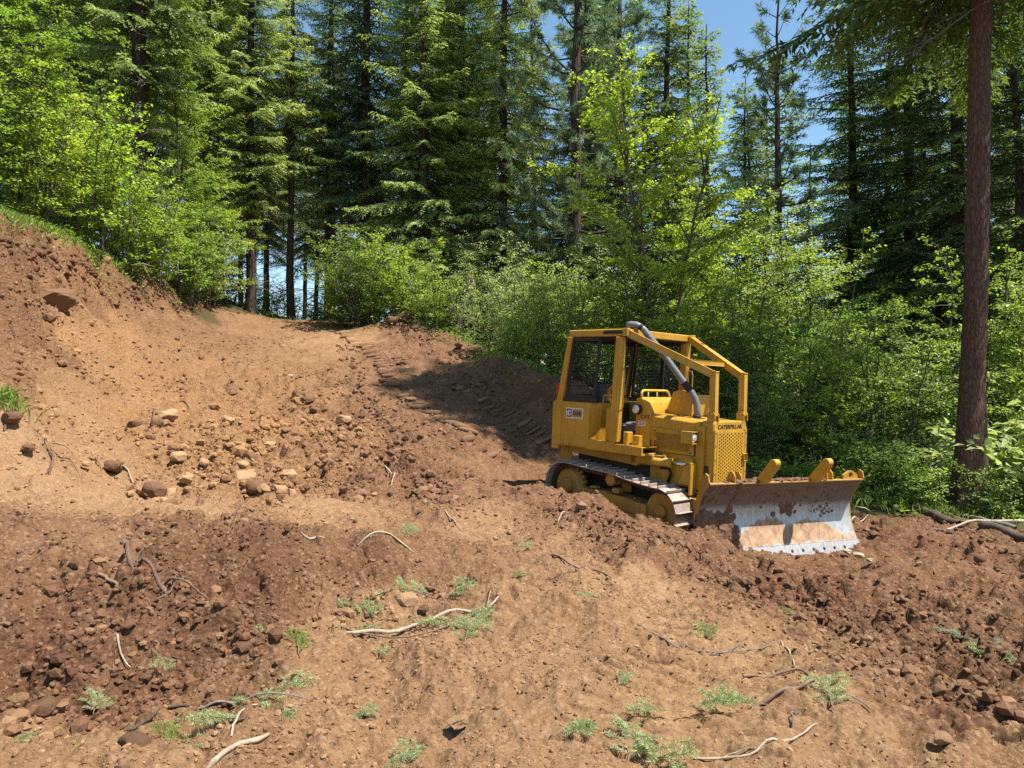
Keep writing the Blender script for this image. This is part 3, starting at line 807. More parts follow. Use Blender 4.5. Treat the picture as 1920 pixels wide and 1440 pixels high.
def pine(name, seed, Ht, crown0, lmax, r0, whorl=.75, per=4, needle=.22, ntuft=30, dens=1.0):
    """a long-needled pine: upswept limbs that end in brushes of needles"""
    rg = np.random.default_rng(seed); T = Tubes(); Dd = Tubes()
    zz = np.linspace(-.6, Ht, 30)
    wob = np.stack([np.cumsum(rg.normal(0, .02, 30)), np.cumsum(rg.normal(0, .02, 30)), zz], -1)
    T.add(wob, r0 * (1 - np.clip(zz / Ht, 0, 1)) ** .7 + .016, 10)
    tufts = []; tdir = []; tl = []
    z = crown0
    while z < Ht - .2:
        a0 = rg.uniform(0, 2 * PI); nb = max(2, int(rg.normal(per, .9)))
        for b in range(nb):
            f = (Ht - z) / (Ht - crown0)
            L = (lmax * f ** .7 * rg.uniform(.55, 1.1) + .3)
            az = a0 + b * 2 * PI / nb + rg.normal(0, .3); e = .25 + .55 * (1 - f) + rg.normal(0, .12)
            t = np.linspace(0, 1, 7)
            o = np.array([np.interp(z, zz, wob[:, 0]), np.interp(z, zz, wob[:, 1]), z])
            P = o + np.stack([L * t * math.cos(e) * math.cos(az), L * t * math.cos(e) * math.sin(az), L * (t * math.sin(e) - .38 * t * (1 - t) * f * 2 + .12 * t ** 3)], -1)
            T.add(P, (.012 + .011 * L) * (1 - t * .75), 5)
            n2 = int((3 + 5.5 * L) * dens)
            for q in range(n2):
                tq = rg.uniform(.28, 1.0) if q else 1.0
                i0 = np.array([np.interp(tq, t, P[:, k]) for k in range(3)])
                a2 = az + rg.normal(0, .75); l = rg.uniform(.15, .6) * (1.1 - .5 * tq) * min(1, L / 1.4)
                d = np.array([math.cos(a2), math.sin(a2), rg.uniform(.05, .8)]); d /= np.linalg.norm(d)
                e1 = i0 + d * l
                T.add(np.stack([i0, i0 + d * l * .6 + (0, 0, -.03), e1]), np.array([.012, .010, .006]), 3)
                tufts.append(e1); tdir.append(d); tl.append(1.0)
                if l > .25: tufts.append(i0 + d * l * .62); tdir.append(d); tl.append(.85)
        z += whorl * rg.uniform(.75, 1.2)
    tufts = np.array(tufts); tdir = np.array(tdir); tl = np.array(tl)
    n = len(tufts); idx = np.repeat(np.arange(n), ntuft)
    dv = rg.normal(0, 1, (len(idx), 3)); dv /= np.linalg.norm(dv, axis=1, keepdims=True)
    dv = dv + tdir[idx] * .75; dv /= np.linalg.norm(dv, axis=1, keepdims=True)
    ln = needle * rg.uniform(.65, 1.15, len(idx)) * tl[idx]
    back = rg.uniform(0, .14, len(idx))
    un = rg.normal(0, 1, (len(idx), 3)); un /= np.linalg.norm(un, axis=1, keepdims=True)
    K = kites(tufts[idx] - tdir[idx] * back[:, None], dv, un, ln, np.full(len(idx), .026), .10)
    tip = np.clip(.35 + rg.normal(0, .28, n), 0, 1)[idx]
    z = 1.5
    while z < crown0 + 1.5:
        az = rg.uniform(0, 2 * PI); L = rg.uniform(.4, 1.0) * lmax * .7; t = np.linspace(0, 1, 5)
        P = np.stack([L * t * math.cos(az), L * t * math.sin(az), z + L * (.1 * t - .15 * t * t)], -1) + np.cumsum(rg.normal(0, .04, (5, 3)), 0) * t[:, None]
        Dd.add(P, .016 * (1 - t * .8) + .002, 3); z += rg.uniform(.15, .4)
    return dict(trunk=T.mesh(name + "_trunk"), crown=kite_mesh(name + "_crown", K, tip), dead=Dd.mesh(name + "_dead"))

def broadleaf(name, seed, Ht, nst, spread, leaf=.075, base_r=.25, lean=.25, limb_sp=.30, low=.18, llen=.42, twig_sp=.15, leaf_sp=.055, r0=.05, flat=.55, crownpow=1.0, tips=.5, limb_e=(35, 18), mult=4, jit=.055):
    """a leafy tree or shrub: stems, limbs, twigs, and leaves set along the twigs"""
    rg = np.random.default_rng(seed); T = Tubes()
    B, D, U, tipv = [], [], [], []
    for s in range(nst):
        a = rg.uniform(0, 2 * PI) if nst > 1 else 0
        h = Ht * (rg.uniform(.62, 1.0) if s else 1.0)
        n = 12; t = np.linspace(0, 1, n)
        ln = lean * h * rg.uniform(.4, 1.2) if nst > 1 else lean * h * .3
        P = np.stack([base_r * math.cos(a) + ln * t ** 1.4 * math.cos(a), base_r * math.sin(a) + ln * t ** 1.4 * math.sin(a), h * t - .25 * (t < .01)], -1)
        P[:, :2] += np.cumsum(rg.normal(0, .014 * h, (n, 2)), 0) * t[:, None]
        rs = r0 * (h / Ht)
        T.add(P, rs * (1 - t * .86) + .003, 6)
        z = low * h
        ga = rg.uniform(0, 6.28)
        while z < h * .99:
            f = z / h; ga += 2.4 + rg.normal(0, .5)
            prof = (math.sin(PI * min(1, (.18 + .82 * f)) ** crownpow)) ** .7 if f < .98 else .3
            L = max(.18, llen * Ht * spread * prof * rg.uniform(.5, 1.1))
            e = math.radians(rg.normal(*limb_e)) * (.6 + .7 * f)
            p0 = np.array([np.interp(f, t, P[:, k]) for k in range(3)])
            tt = np.linspace(0, 1, 6)
            Q = p0 + np.stack([L * tt * math.cos(e) * math.cos(ga), L * tt * math.cos(e) * math.sin(ga), L * (tt * math.sin(e) - .16 * tt ** 2)], -1)
            Q += np.cumsum(rg.normal(0, .035 * L, (6, 3)), 0) * tt[:, None]
            T.add(Q, (.22 * rs + .0035 * L + .002) * (1 - tt * .8), 4)
            nt = max(2, int(L / twig_sp)); tq = np.clip(np.linspace(.22, 1, nt) + rg.normal(0, .03, nt), .1, 1)
            for q in tq:
                p1 = np.array([np.interp(q, tt, Q[:, k]) for k in range(3)])
                a2 = ga + rg.choice([-1, 1]) * rg.uniform(.25, 1.15); l = (.16 + .30 * rg.random()) * min(1.25, .5 + L * .6)
                d = np.array([math.cos(a2), math.sin(a2), rg.normal(.18, .28) * (1.4 - flat)])
                d /= np.linalg.norm(d)
                T.add(np.stack([p1, p1 + d * l * .5 + (0, 0, .01), p1 + d * l]), np.array([.006, .004, .002]), 3)
                nl = max(3, int(l / leaf_sp)); w = (np.arange(nl) + .7) / nl
                pos = p1 + d * (l * w)[:, None] + rg.normal(0, .012, (nl, 3))
                hd = a2 + np.where(np.arange(nl) % 2, 1, -1) * rg.uniform(.5, 1.4, nl); hd[-1] = a2
                ld = np.stack([np.cos(hd), np.sin(hd), rg.normal(-.18, .30, nl)], -1)
                un = np.stack([rg.normal(0, 1 - flat, nl), rg.normal(0, 1 - flat, nl), np.full(nl, 1.0)], -1)
                B.append(pos); D.append(ld); U.append(un / np.linalg.norm(un, axis=1, keepdims=True))
                tipv.append(np.clip(tips * w + (.35 * f) + .25 * (q - .5) + rg.normal(0, .12, nl), 0, 1))
            z += limb_sp * rg.uniform(.6, 1.4) * (.6 + .4 * Ht / 4 if Ht < 4 else 1)
    B, D, U, tv = map(np.concatenate, (B, D, U, tipv))
    n0 = len(B); k = np.repeat(np.arange(n0), mult); first = np.arange(n0 * mult) % mult == 0
    B = B[k] + np.where(first[:, None], 0, rg.normal(0, jit, (len(k), 3)) * np.array([1, 1, .6]))
    a = rg.normal(0, .9, len(k)) * ~first; c_, s_ = np.cos(a), np.sin(a); D = D[k]
    D = np.stack([D[:, 0] * c_ - D[:, 1] * s_, D[:, 0] * s_ + D[:, 1] * c_, D[:, 2] + rg.normal(0, .22, len(k)) * ~first], -1)
    U = U[k] + rg.normal(0, .22, (len(k), 3)); U /= np.linalg.norm(U, axis=1, keepdims=True); tv = np.clip(tv[k] + rg.normal(0, .10, len(k)), 0, 1)
    D /= np.linalg.norm(D, axis=1, keepdims=True)
    L = leaf * rg.uniform(.6, 1.25, len(B))
    K = kites(B, D, U, L, L * rg.uniform(.55, .8, len(B)), .12, .10)
    return dict(trunk=T.mesh(name + "_trunk"), crown=kite_mesh(name + "_crown", K, tv))

BIGLEAF = broadleaf("bigleaf", 46, 1.9, 7, 1.0, .17, .25, .45, .16, .06, .38, .15, .085, .012, .65, mult=3, jit=.08)

def grow(kind, name, loc, scale=1.0, rz=0.0, bark_m='bark_fir', leaf_m='fir_mid', label=None, cat='tree', group=None, stem_part='trunk', tilt=(0, 0), sz=None, crown_part='crown'):
    o = empty(name, loc, (tilt[0], tilt[1], rz), scale)
    if sz: o.scale = (scale, scale, scale * sz)
    tag(o, label, cat, group)
    for key, part, mt in (('trunk', stem_part, bark_m), ('crown', crown_part, leaf_m), ('dead', 'dead_branches', 'bark_dead')):
        me = kind.get(key)
        if me is None: continue
        if len(me.materials) == 0: me.materials.append(M[mt])
        c = bpy.data.objects.new(part, me); COL.objects.link(c); c.parent = o
        if me.materials[0] != M[mt]:
            c.material_slots[0].link = 'OBJECT'; c.material_slots[0].material = M[mt]
    return o
def g0(x, y): return float(H0(np.array([x]), np.array([y]))[0])
def at(u, d, dz=-.05):
    x = (u - 960) / F_PX * d
    return (x, d, g0(x, d) + dz)

FIR = [conifer("fir", 11, 25, 4.6, 3.4, .20), conifer("fir_b", 12, 27, 5.6, 3.1, .215, droop=.40), conifer("fir_c", 13, 22, 2.4, 3.2, .17, droop=.26, twig=.16),
       conifer("fir_d", 14, 23, 7.6, 2.7, .135, whorl=.42, per=4, droop=.42)]
SLIM = conifer("slim_fir", 15, 13, 1.0, 1.8, .09, whorl=.30, per=4.4, droop=.18, dead0=.4, zcut=30)
PINE = [pine("pine", 21, 22, 5.2, 3.6, .17, whorl=.62, per=4.5, ntuft=30, dens=1.35), pine("thin_pine", 22, 15.6, 4.0, 2.5, .11, whorl=.52, per=3.4, ntuft=28, dens=1.2)]
MAPLE = broadleaf("maple", 31, 9.4, 5, .85, .100, .20, .16, .13, .08, .36, .095, .042, .055, .6, 1.0, .6, mult=4, jit=.07)
TALLLEAF = broadleaf("sapling", 32, 6.2, 6, .85, .095, .18, .20, .14, .05, .36, .095, .042, .032, .55, mult=5, jit=.06)
BUSH = [broadleaf("bush", 41, 3.1, 10, 1.0, .090, .36, .38, .13, .03, .32, .095, .042, .010, .45, mult=9, jit=.075), broadleaf("bush_b", 42, 2.3, 10, 1.05, .085, .34, .46, .12, .03, .36, .095, .040, .009, .45, mult=9, jit=.07),
        broadleaf("bush_c", 43, 4.2, 8, .9, .100, .36, .32, .14, .04, .30, .100, .042, .014, .6, mult=9, jit=.08)]
BRUSH = [broadleaf("brush", 44, 3.4, 14, .65, .060, .5, .32, .14, .06, .27, .11, .042, .009, .3, mult=7, jit=.05), broadleaf("seedling", 45, 1.1, 8, .9, .062, .12, .4, .08, .05, .42, .08, .04, .006, .4, mult=4, jit=.04)]

def grow(kind, name, loc, scale=1.0, rz=0.0, bark_m='bark_fir', leaf_m='fir_mid', label=None, cat='tree', group=None, stem_part='trunk', tilt=(0, 0), sz=None, crown_part='crown'):
    o = empty(name, loc, (tilt[0], tilt[1], rz), scale)
    if sz: o.scale = (scale, scale, scale * sz)
    tag(o, label, cat, group)
    for key, part, mt in (('trunk', stem_part, bark_m), ('crown', crown_part, leaf_m), ('dead', 'dead_branches', 'bark_dead')):
        me = kind.get(key)
        if me is None: continue
        if len(me.materials) == 0: me.materials.append(M[mt])
        c = bpy.data.objects.new(part, me); COL.objects.link(c); c.parent = o
        if me.materials[0] != M[mt]:
            c.material_slots[0].link = 'OBJECT'; c.material_slots[0].material = M[mt]
    return o
def g0(x, y): return float(H0(np.array([x]), np.array([y]))[0])
def at(u, d, dz=-.05):
    x = (u - 960) / F_PX * d
    return (x, d, g0(x, d) + dz)

FIR = [conifer("fir", 11, 25, 4.6, 3.4, .20), conifer("fir_b", 12, 27, 5.6, 3.1, .215, droop=.40), conifer("fir_c", 13, 22, 2.4, 3.2, .17, droop=.26, twig=.16),
       conifer("fir_d", 14, 23, 7.6, 2.7, .135, whorl=.42, per=4, droop=.42)]
SLIM = conifer("slim_fir", 15, 13, 1.0, 1.8, .09, whorl=.30, per=4.4, droop=.18, dead0=.4, zcut=30)
PINE = [pine("pine", 21, 22, 5.2, 3.6, .17, whorl=.62, per=4.5, ntuft=30, dens=1.35), pine("thin_pine", 22, 15.6, 4.0, 2.5, .11, whorl=.52, per=3.4, ntuft=28, dens=1.2)]
MAPLE = broadleaf("maple", 31, 9.4, 5, .85, .112, .20, .16, .12, .08, .36, .085, .042, .060, .6, 1.0, .6)
TALLLEAF = broadleaf("sapling", 32, 6.2, 6, .85, .108, .18, .20, .13, .06, .36, .085, .042, .036, .55)
BUSH = [broadleaf("bush", 41, 3.1, 14, 1.0, .098, .36, .38, .12, .03, .30, .085, .042, .012, .45), broadleaf("bush_b", 42, 2.3, 14, 1.05, .092, .34, .46, .11, .03, .34, .085, .040, .010, .45),
        broadleaf("bush_c", 43, 4.2, 11, .9, .108, .36, .32, .13, .04, .29, .090, .042, .016, .6)]
BRUSH = [broadleaf("brush", 44, 3.4, 16, .65, .064, .5, .32, .13, .06, .26, .10, .042, .010, .3), broadleaf("seedling", 45, 1.1, 8, .9, .066, .12, .4, .08, .05, .42, .08, .04, .006, .4)]

def grow(kind, name, loc, scale=1.0, rz=0.0, bark_m='bark_fir', leaf_m='fir_mid', label=None, cat='tree', group=None, stem_part='trunk', tilt=(0, 0), sz=None, crown_part='crown'):
    o = empty(name, loc, (tilt[0], tilt[1], rz), scale)
    if sz: o.scale = (scale, scale, scale * sz)
    tag(o, label, cat, group)
    for key, part, mt in (('trunk', stem_part, bark_m), ('crown', crown_part, leaf_m), ('dead', 'dead_branches', 'bark_dead')):
        me = kind.get(key)
        if me is None: continue
        if len(me.materials) == 0: me.materials.append(M[mt])
        c = bpy.data.objects.new(part, me); COL.objects.link(c); c.parent = o
        if me.materials[0] != M[mt]:
            c.material_slots[0].link = 'OBJECT'; c.material_slots[0].material = M[mt]
    return o
def g0(x, y): return float(H0(np.array([x]), np.array([y]))[0])
def at(u, d, dz=-.05):
    x = (u - 960) / F_PX * d
    return (x, d, g0(x, d) + dz)

FIR = [conifer("fir", 11, 25, 4.6, 3.4, .20), conifer("fir_b", 12, 27, 5.6, 3.1, .215, droop=.40), conifer("fir_c", 13, 22, 2.4, 3.2, .17, droop=.26, twig=.16),
       conifer("fir_d", 14, 23, 7.6, 2.7, .135, whorl=.42, per=4, droop=.42)]
SLIM = conifer("slim_fir", 15, 13, 1.0, 1.8, .09, whorl=.30, per=4.4, droop=.18, dead0=.4, zcut=30)
PINE = [pine("pine", 21, 22, 5.2, 3.6, .17, whorl=.62, per=4.5, ntuft=30, dens=1.35), pine("thin_pine", 22, 15.6, 4.0, 2.5, .11, whorl=.52, per=3.4, ntuft=28, dens=1.2)]
MAPLE = broadleaf("maple", 31, 9.4, 4, .80, .112, .15, .14, .17, .10, .36, .125, .052, .060, .6, 1.0, .6)
TALLLEAF = broadleaf("sapling", 32, 6.2, 5, .80, .108, .15, .18, .17, .08, .36, .12, .052, .036, .55)
BUSH = [broadleaf("bush", 41, 3.1, 11, .95, .098, .32, .36, .17, .05, .30, .115, .052, .014, .45), broadleaf("bush_b", 42, 2.3, 11, 1.0, .092, .30, .44, .15, .04, .34, .115, .050, .012, .45),
        broadleaf("bush_c", 43, 4.2, 9, .85, .108, .30, .30, .18, .06, .29, .12, .052, .018, .6)]
BRUSH = [broadleaf("brush", 44, 3.4, 14, .60, .060, .5, .30, .18, .10, .26, .14, .052, .011, .3), broadleaf("seedling", 45, 1.1, 7, .9, .066, .12, .4, .10, .06, .42, .09, .045, .006, .4)]

def grow(kind, name, loc, scale=1.0, rz=0.0, bark_m='bark_fir', leaf_m='fir_mid', label=None, cat='tree', group=None, stem_part='trunk', tilt=(0, 0), sz=None, crown_part='crown'):
    o = empty(name, loc, (tilt[0], tilt[1], rz), scale)
    if sz: o.scale = (scale, scale, scale * sz)
    tag(o, label, cat, group)
    for key, part, mt in (('trunk', stem_part, bark_m), ('crown', crown_part, leaf_m), ('dead', 'dead_branches', 'bark_dead')):
        me = kind.get(key)
        if me is None: continue
        if len(me.materials) == 0: me.materials.append(M[mt])
        c = bpy.data.objects.new(part, me); COL.objects.link(c); c.parent = o
        if me.materials[0] != M[mt]:
            c.material_slots[0].link = 'OBJECT'; c.material_slots[0].material = M[mt]
    return o
def g0(x, y): return float(H0(np.array([x]), np.array([y]))[0])
def at(u, d, dz=-.05):
    x = (u - 960) / F_PX * d
    return (x, d, g0(x, d) + dz)

FIR = [conifer("fir", 11, 25, 5.2, 3.3, .24), conifer("fir_b", 12, 27, 6.0, 3.0, .26, droop=.36), conifer("fir_c", 13, 22, 3.0, 3.1, .20, droop=.22, twig=.15),
       conifer("fir_d", 14, 23, 8.0, 2.6, .17, whorl=.42, per=4, droop=.40)]
SLIM = conifer("slim_fir", 15, 13, 1.0, 1.7, .10, whorl=.30, per=4.2, droop=.16, dead0=.4, zcut=30)
PINE = [pine("pine", 21, 22, 4.6, 3.4, .21), pine("thin_pine", 22, 15.6, 5.0, 2.3, .12, whorl=.62, per=3, ntuft=26, dens=.8)]
MAPLE = broadleaf("maple", 31, 9.4, 3, .75, .085, .12, .12, .20, .14, .36, .17, .060, .075, .6, 1.0, .6)
TALLLEAF = broadleaf("sapling", 32, 6.2, 4, .75, .080, .15, .18, .20, .12, .36, .16, .058, .045, .55)
BUSH = [broadleaf("bush", 41, 3.1, 9, .85, .075, .30, .34, .20, .10, .30, .15, .058, .022, .45), broadleaf("bush_b", 42, 2.3, 10, .9, .070, .28, .42, .17, .08, .34, .14, .056, .018, .45),
        broadleaf("bush_c", 43, 4.2, 7, .75, .085, .28, .28, .22, .12, .28, .16, .060, .028, .6)]
BRUSH = [broadleaf("brush", 44, 3.4, 14, .55, .048, .5, .30, .19, .15, .26, .17, .060, .016, .3), broadleaf("seedling", 45, 1.1, 7, .9, .060, .12, .4, .10, .1, .42, .10, .05, .008, .4)]

def tree_rows():
    def far(u):
        for lim, where in ((120, "behind the high end of the bank and its bushes"), (420, "behind the thick dark trunk on the bank"), (650, "beyond the bare trunks in the blue gap"),
                           (900, "behind the bright-tipped fir and the crest bush"), (1200, "behind the grey-green pines"), (1400, "behind the bright maple, under the sky gap"),
                           (1620, "behind the thin pine, right of the sky gap"), (1800, "behind the dark fir with the straight black trunk")):
            if u < lim: return dict(label="dark fir deep in the forest, " + where, group="forest firs " + where)
        return dict(label="dark fir deep in the forest, right of the big red-brown trunk", group="forest firs right of the big trunk")
    rr = random.Random(5)
    # --- firs one can single out: (mesh, u, depth, scale, leaf, label)
    singles = [
        (FIR[1], 262, 23.5, .98, 'fir_mid', "fir with the thick dark trunk rising behind the yellow-green bushes on the bank"),
        (FIR[0], 150, 27, .95, 'fir_mid', "shaded fir with greyish trunk behind the bank, beside the thickest trunk there"),
        (FIR[0], 470, 29.5, .86, 'fir_light', "pale green fir with layered boughs over a slim bare trunk at the crest"),
        (FIR[3], 546, 30.6, .90, 'fir_light', "slim bare-trunked fir standing exactly on the crest of the dirt slope"),
        (FIR[2], 390, 29.0, .85, 'fir_light', "light green fir with full boughs above the end of the bank"),
        (FIR[1], 685, 31, .95, 'fir_blue', "tall bluish fir with long dark bare trunk right of the open blue gap"),
        (FIR[2], 790, 29.0, 1.05, 'fir_light', "fir with bright fresh tips on its boughs above the yellow-green bush"),
        (FIR[0], 868, 31.5, .98, 'fir_mid', "dark-trunked fir behind the bright-tipped fir, with dead grey twigs below"),
        (FIR[2], 940, 29.5, 1.08, 'fir_light', "dense fir between the bright-tipped fir and the grey-green pine"),
        (FIR[1], 1248, 30, .86, 'fir_mid', "fir whose green top closes the sky gap behind the bright maple"),
        (SLIM, 1322, 25, 1.12, 'fir_mid', "slender young fir with a pointed top against the blue sky"),
        (SLIM, 1405, 27, 1.08, 'fir_mid', "young fir just left of the thin pine at the edge of the sky gap"),
        (FIR[2], 1602, 25, .98, 'fir_mid', "broad dark fir with low sweeping boughs left of the bare-limbed fir trunk"),
        (FIR[0], 1706, 23.5, .95, 'fir_dark', "dark fir with a straight black trunk in front of the pale sky gap"),
        (FIR[1], 1795, 21, .92, 'fir_dark', "dark fir close behind the big red-brown trunk"),
    ]
    for k, u, d, s, lf, lb in singles:
        grow(k, "fir_tree", at(u, d), s, rr.uniform(0, 6.28), 'bark_fir', lf, lb, 'tree')
    grow(FIR[3], "fir_tree", at(612, 32.5), .85, 2.0, 'bark_fir', 'fir_mid', "fir trunk leaning away from its neighbour in the open blue gap", 'tree', tilt=(0, -.10))
    grow(FIR[3], "fir_tree", at(622, 33.5), .82, 4.4, 'bark_fir', 'fir_mid', "upright thin fir close beside the leaning trunk in the blue gap", 'tree')
    grow(PINE[0], "pine_tree", at(1080, 26.5), 1.12, .6, 'bark_fir', 'pine', "large grey-green pine with long needles in brushes, behind the bulldozer cab", 'tree')
    grow(PINE[1], "pine_tree", at(1465, 23.5), 1.0, 2.1, 'bark_fir', 'pine', "thin pine with a straight dark trunk topping out in the blue sky", 'tree')
    grow(PINE[0], "pine_tree", at(1165, 29.5), 1.0, 3.6, 'bark_fir', 'pine', "second grey-green pine, partly behind the bright maple", 'tree')
    # --- the forest behind
    rows = []
    for u in range(-330, 430, 62): rows.append((u, rr.uniform(29, 40), FIR[rr.randrange(3)], rr.uniform(.85, 1.05), 'fir_mid'))
    for u in (432, 452, 497, 515, 535, 575, 590, 640): rows.append((u, rr.uniform(37, 47), FIR[3], rr.uniform(.75, .95), 'fir_mid'))
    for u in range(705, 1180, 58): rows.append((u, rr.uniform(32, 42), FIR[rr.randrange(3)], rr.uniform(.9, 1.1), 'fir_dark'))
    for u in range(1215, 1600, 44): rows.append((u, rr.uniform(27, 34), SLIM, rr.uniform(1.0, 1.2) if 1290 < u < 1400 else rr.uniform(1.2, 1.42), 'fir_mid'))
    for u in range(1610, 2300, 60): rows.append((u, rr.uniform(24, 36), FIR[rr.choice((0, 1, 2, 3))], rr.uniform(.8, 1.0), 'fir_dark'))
    for u in (1930, 2040, 2120): rows.append((u, rr.uniform(16.5, 19), FIR[rr.choice((0, 2))], .8, 'fir_dark'))  # firs past the right edge, added for the shade they cast
    for u, d, k, s, lf in rows:
        u += rr.uniform(-16, 16)
        grow(k, "fir_tree", at(u, d), s * rr.uniform(.88, 1.08), rr.uniform(0, 6.28), 'bark_fir', lf, cat='tree', tilt=(rr.gauss(0, .025), rr.gauss(0, .025)), sz=rr.uniform(.92, 1.1), **far(u))

tree_rows()
def leafy_rows():
    rr = random.Random(9)
    def L(kind, u, d, s, leaf, label, name, cat, bark_='bark_grey', sz=None, stem='stems', group=None, crown='leaves', tilt=(0, 0)):
        grow(kind, name, at(u, d), s, rr.uniform(0, 6.28), bark_, leaf, label, cat, group, stem, tilt, sz, crown)
    # the bright maple and other leafy trees
    L(MAPLE, 1238, 16.6, 1.0, 'leaf_bright', "tall bright yellow-green maple standing directly behind the bulldozer", "maple_tree", 'tree', stem='trunk', crown='crown')
    L(MAPLE, 1345, 21.5, .88, 'leaf_mid', "green leafy tree crowding the far side of the bright maple", "maple_tree", 'tree', stem='trunk', crown='crown')
    L(TALLLEAF, 1390, 18.0, 1.0, 'leaf_mid', "leafy sapling below the slender young fir, behind the cab guard bars", "leafy_sapling", 'tree', stem='trunk', crown='crown')
    L(TALLLEAF, 1560, 18.5, 1.0, 'leaf_mid', "sunlit leafy tree in front of the broad dark fir", "leafy_sapling", 'tree', stem='trunk', crown='crown')
    L(TALLLEAF, 1470, 19.5, 1.05, 'leaf_pale', "pale leafy tree at the foot of the thin pine", "leafy_sapling", 'tree', stem='trunk', crown='crown')
    L(MAPLE, 25, 17.3, .92, 'leaf_deep', "deep green leafy tree at the top of the bank, above the grass fringe", "leafy_tree", 'tree', stem='trunk', crown='crown')
    L(MAPLE, 330, 25.5, .88, 'leaf_mid', "green leafy tree right of the yellow-green bushes on the bank", "leafy_tree", 'tree', stem='trunk', crown='crown')
    L(TALLLEAF, 400, 27, .95, 'leaf_mid', "light leafy sapling where the bank meets the crest", "leafy_sapling", 'tree', stem='trunk', crown='crown')
    L(TALLLEAF, -60, 15.6, 1.1, 'leaf_mid', "leafy sapling at the picture's edge on top of the bank", "leafy_sapling", 'tree', stem='trunk', crown='crown')
    L(TALLLEAF, 1840, 15.5, .95, 'leaf_mid', "sunlit leafy sapling just behind the big red-brown trunk", "leafy_sapling", 'tree', stem='trunk', crown='crown')
    L(TALLLEAF, 1935, 15.0, .9, 'leaf_mid', "leafy sapling at the right edge, past the big trunk", "leafy_sapling", 'tree', stem='trunk', crown='crown')
    L(TALLLEAF, 355, 24.6, .72, 'leaf_mid', "leafy sapling rising out of the low end of the bank bushes", "leafy_sapling", 'tree', stem='trunk', crown='crown')
    # bushes on the bank
    G = "bushes along the top of the bank"
    for kd, u, d, s, lf, lb in (
        (BUSH[0], 60, 16.9, 1.15, 'leaf_bright', "bright bush near the thin grass fringe at the high end of the bank"),
        (BUSH[0], 165, 18.9, 1.30, 'leaf_bright', "large yellow-green bush highest on the bank, glowing in the sun"),
        (BUSH[2], 225, 19.8, .95, 'leaf_bright', "tall yellow-green bush below the thick dark fir trunk"),
        (BUSH[1], 285, 21.2, 1.15, 'leaf_mid', "green bush hanging over the middle of the bank lip"),
        (BUSH[0], 345, 23.6, 1.10, 'leaf_mid', "rounded green bush low on the bank, before the bare trunks"),
        (BUSH[1], 385, 25.6, 1.1, 'leaf_pale', "pale green bush at the low end of the bank"),
        (BRUSH[0], 110, 18.3, 1.05, 'leaf_pale', "thin-stemmed brush showing grey stems between the bright bushes"),
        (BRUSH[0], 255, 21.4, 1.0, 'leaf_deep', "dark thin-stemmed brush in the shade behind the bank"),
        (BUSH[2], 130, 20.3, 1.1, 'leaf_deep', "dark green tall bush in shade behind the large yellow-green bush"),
        (BUSH[2], -40, 15.6, 1.0, 'leaf_mid', "green bush cut by the picture's edge on the bank")):
        L(kd, u, d, s, lf, lb, "bush", 'bush', group=G)
    # along the crest and behind the road berm
    G = "bushes behind the crest and the road berm"
    for kd, u, d, s, lf, lb in (
        (BUSH[1], 430, 31.0, .95, 'leaf_mid', "small green bush at the foot of the slim bare-trunked firs"),
        (BUSH[0], 470, 33.5, .62, 'leaf_mid', "rounded low bush behind the trunks at the low point of the crest"),
        (BUSH[0], 552, 34.0, .70, 'leaf_pale', "pale low bush behind the slim bare-trunked fir on the crest"),
        (BUSH[0], 618, 33.0, .75, 'leaf_mid', "green bush between the leaning trunk and the tall bluish fir"),
        (BUSH[1], 508, 32.2, .70, 'leaf_bright', "low bright bush between two bare trunks on the crest"),
        (BUSH[1], 585, 32.5, .60, 'leaf_mid', "low green bush under the leaning trunk"),
        (BUSH[1], 655, 28.5, .95, 'leaf_mid', "small bush just left of the dark soil heap on the crest"),
        (BUSH[0], 752, 24.6, .95, 'leaf_bright', "bright yellow-green bush above the dark soil heap on the crest"),
        (BUSH[1], 822, 23.6, 1.05, 'leaf_mid', "green bush right behind the broken pale sapling"),
        (BRUSH[0], 902, 23.0, 1.0, 'leaf_pale', "pale brush with small leaves right of the broken pale sapling"),
        (BUSH[2], 925, 26.5, .95, 'leaf_deep', "deep green tall bush under the dense fir"),
        (BUSH[0], 960, 21.0, 1.0, 'leaf_pale', "pale green bush above the steep part of the road berm"),
        (BRUSH[0], 1010, 20.0, 1.15, 'leaf_pale', "tall thin-leaved brush below the grey-green pine"),
        (BUSH[0], 1055, 17.2, .92, 'leaf_mid', "sunlit bush touching the rear of the bulldozer cab"),
        (BRUSH[0], 1120, 18.0, 1.25, 'leaf_pale', "thin-leaved brush seen through the cab screens"),  # paler leaves paint in sunlight behind the cab
        (BUSH[1], 985, 18.6, .95, 'leaf_mid', "low bush hanging over the shaded end of the berm"),
        (BUSH[2], 1180, 16.8, .85, 'leaf_mid', "green bush seen between the cab posts")):  # lighter leaf colour stands in for sunlight here
        L(kd, u, d, s, lf, lb, "bush", 'bush', group=G)
    # forest edge right of the machine
    G = "bushes along the shaded forest edge"
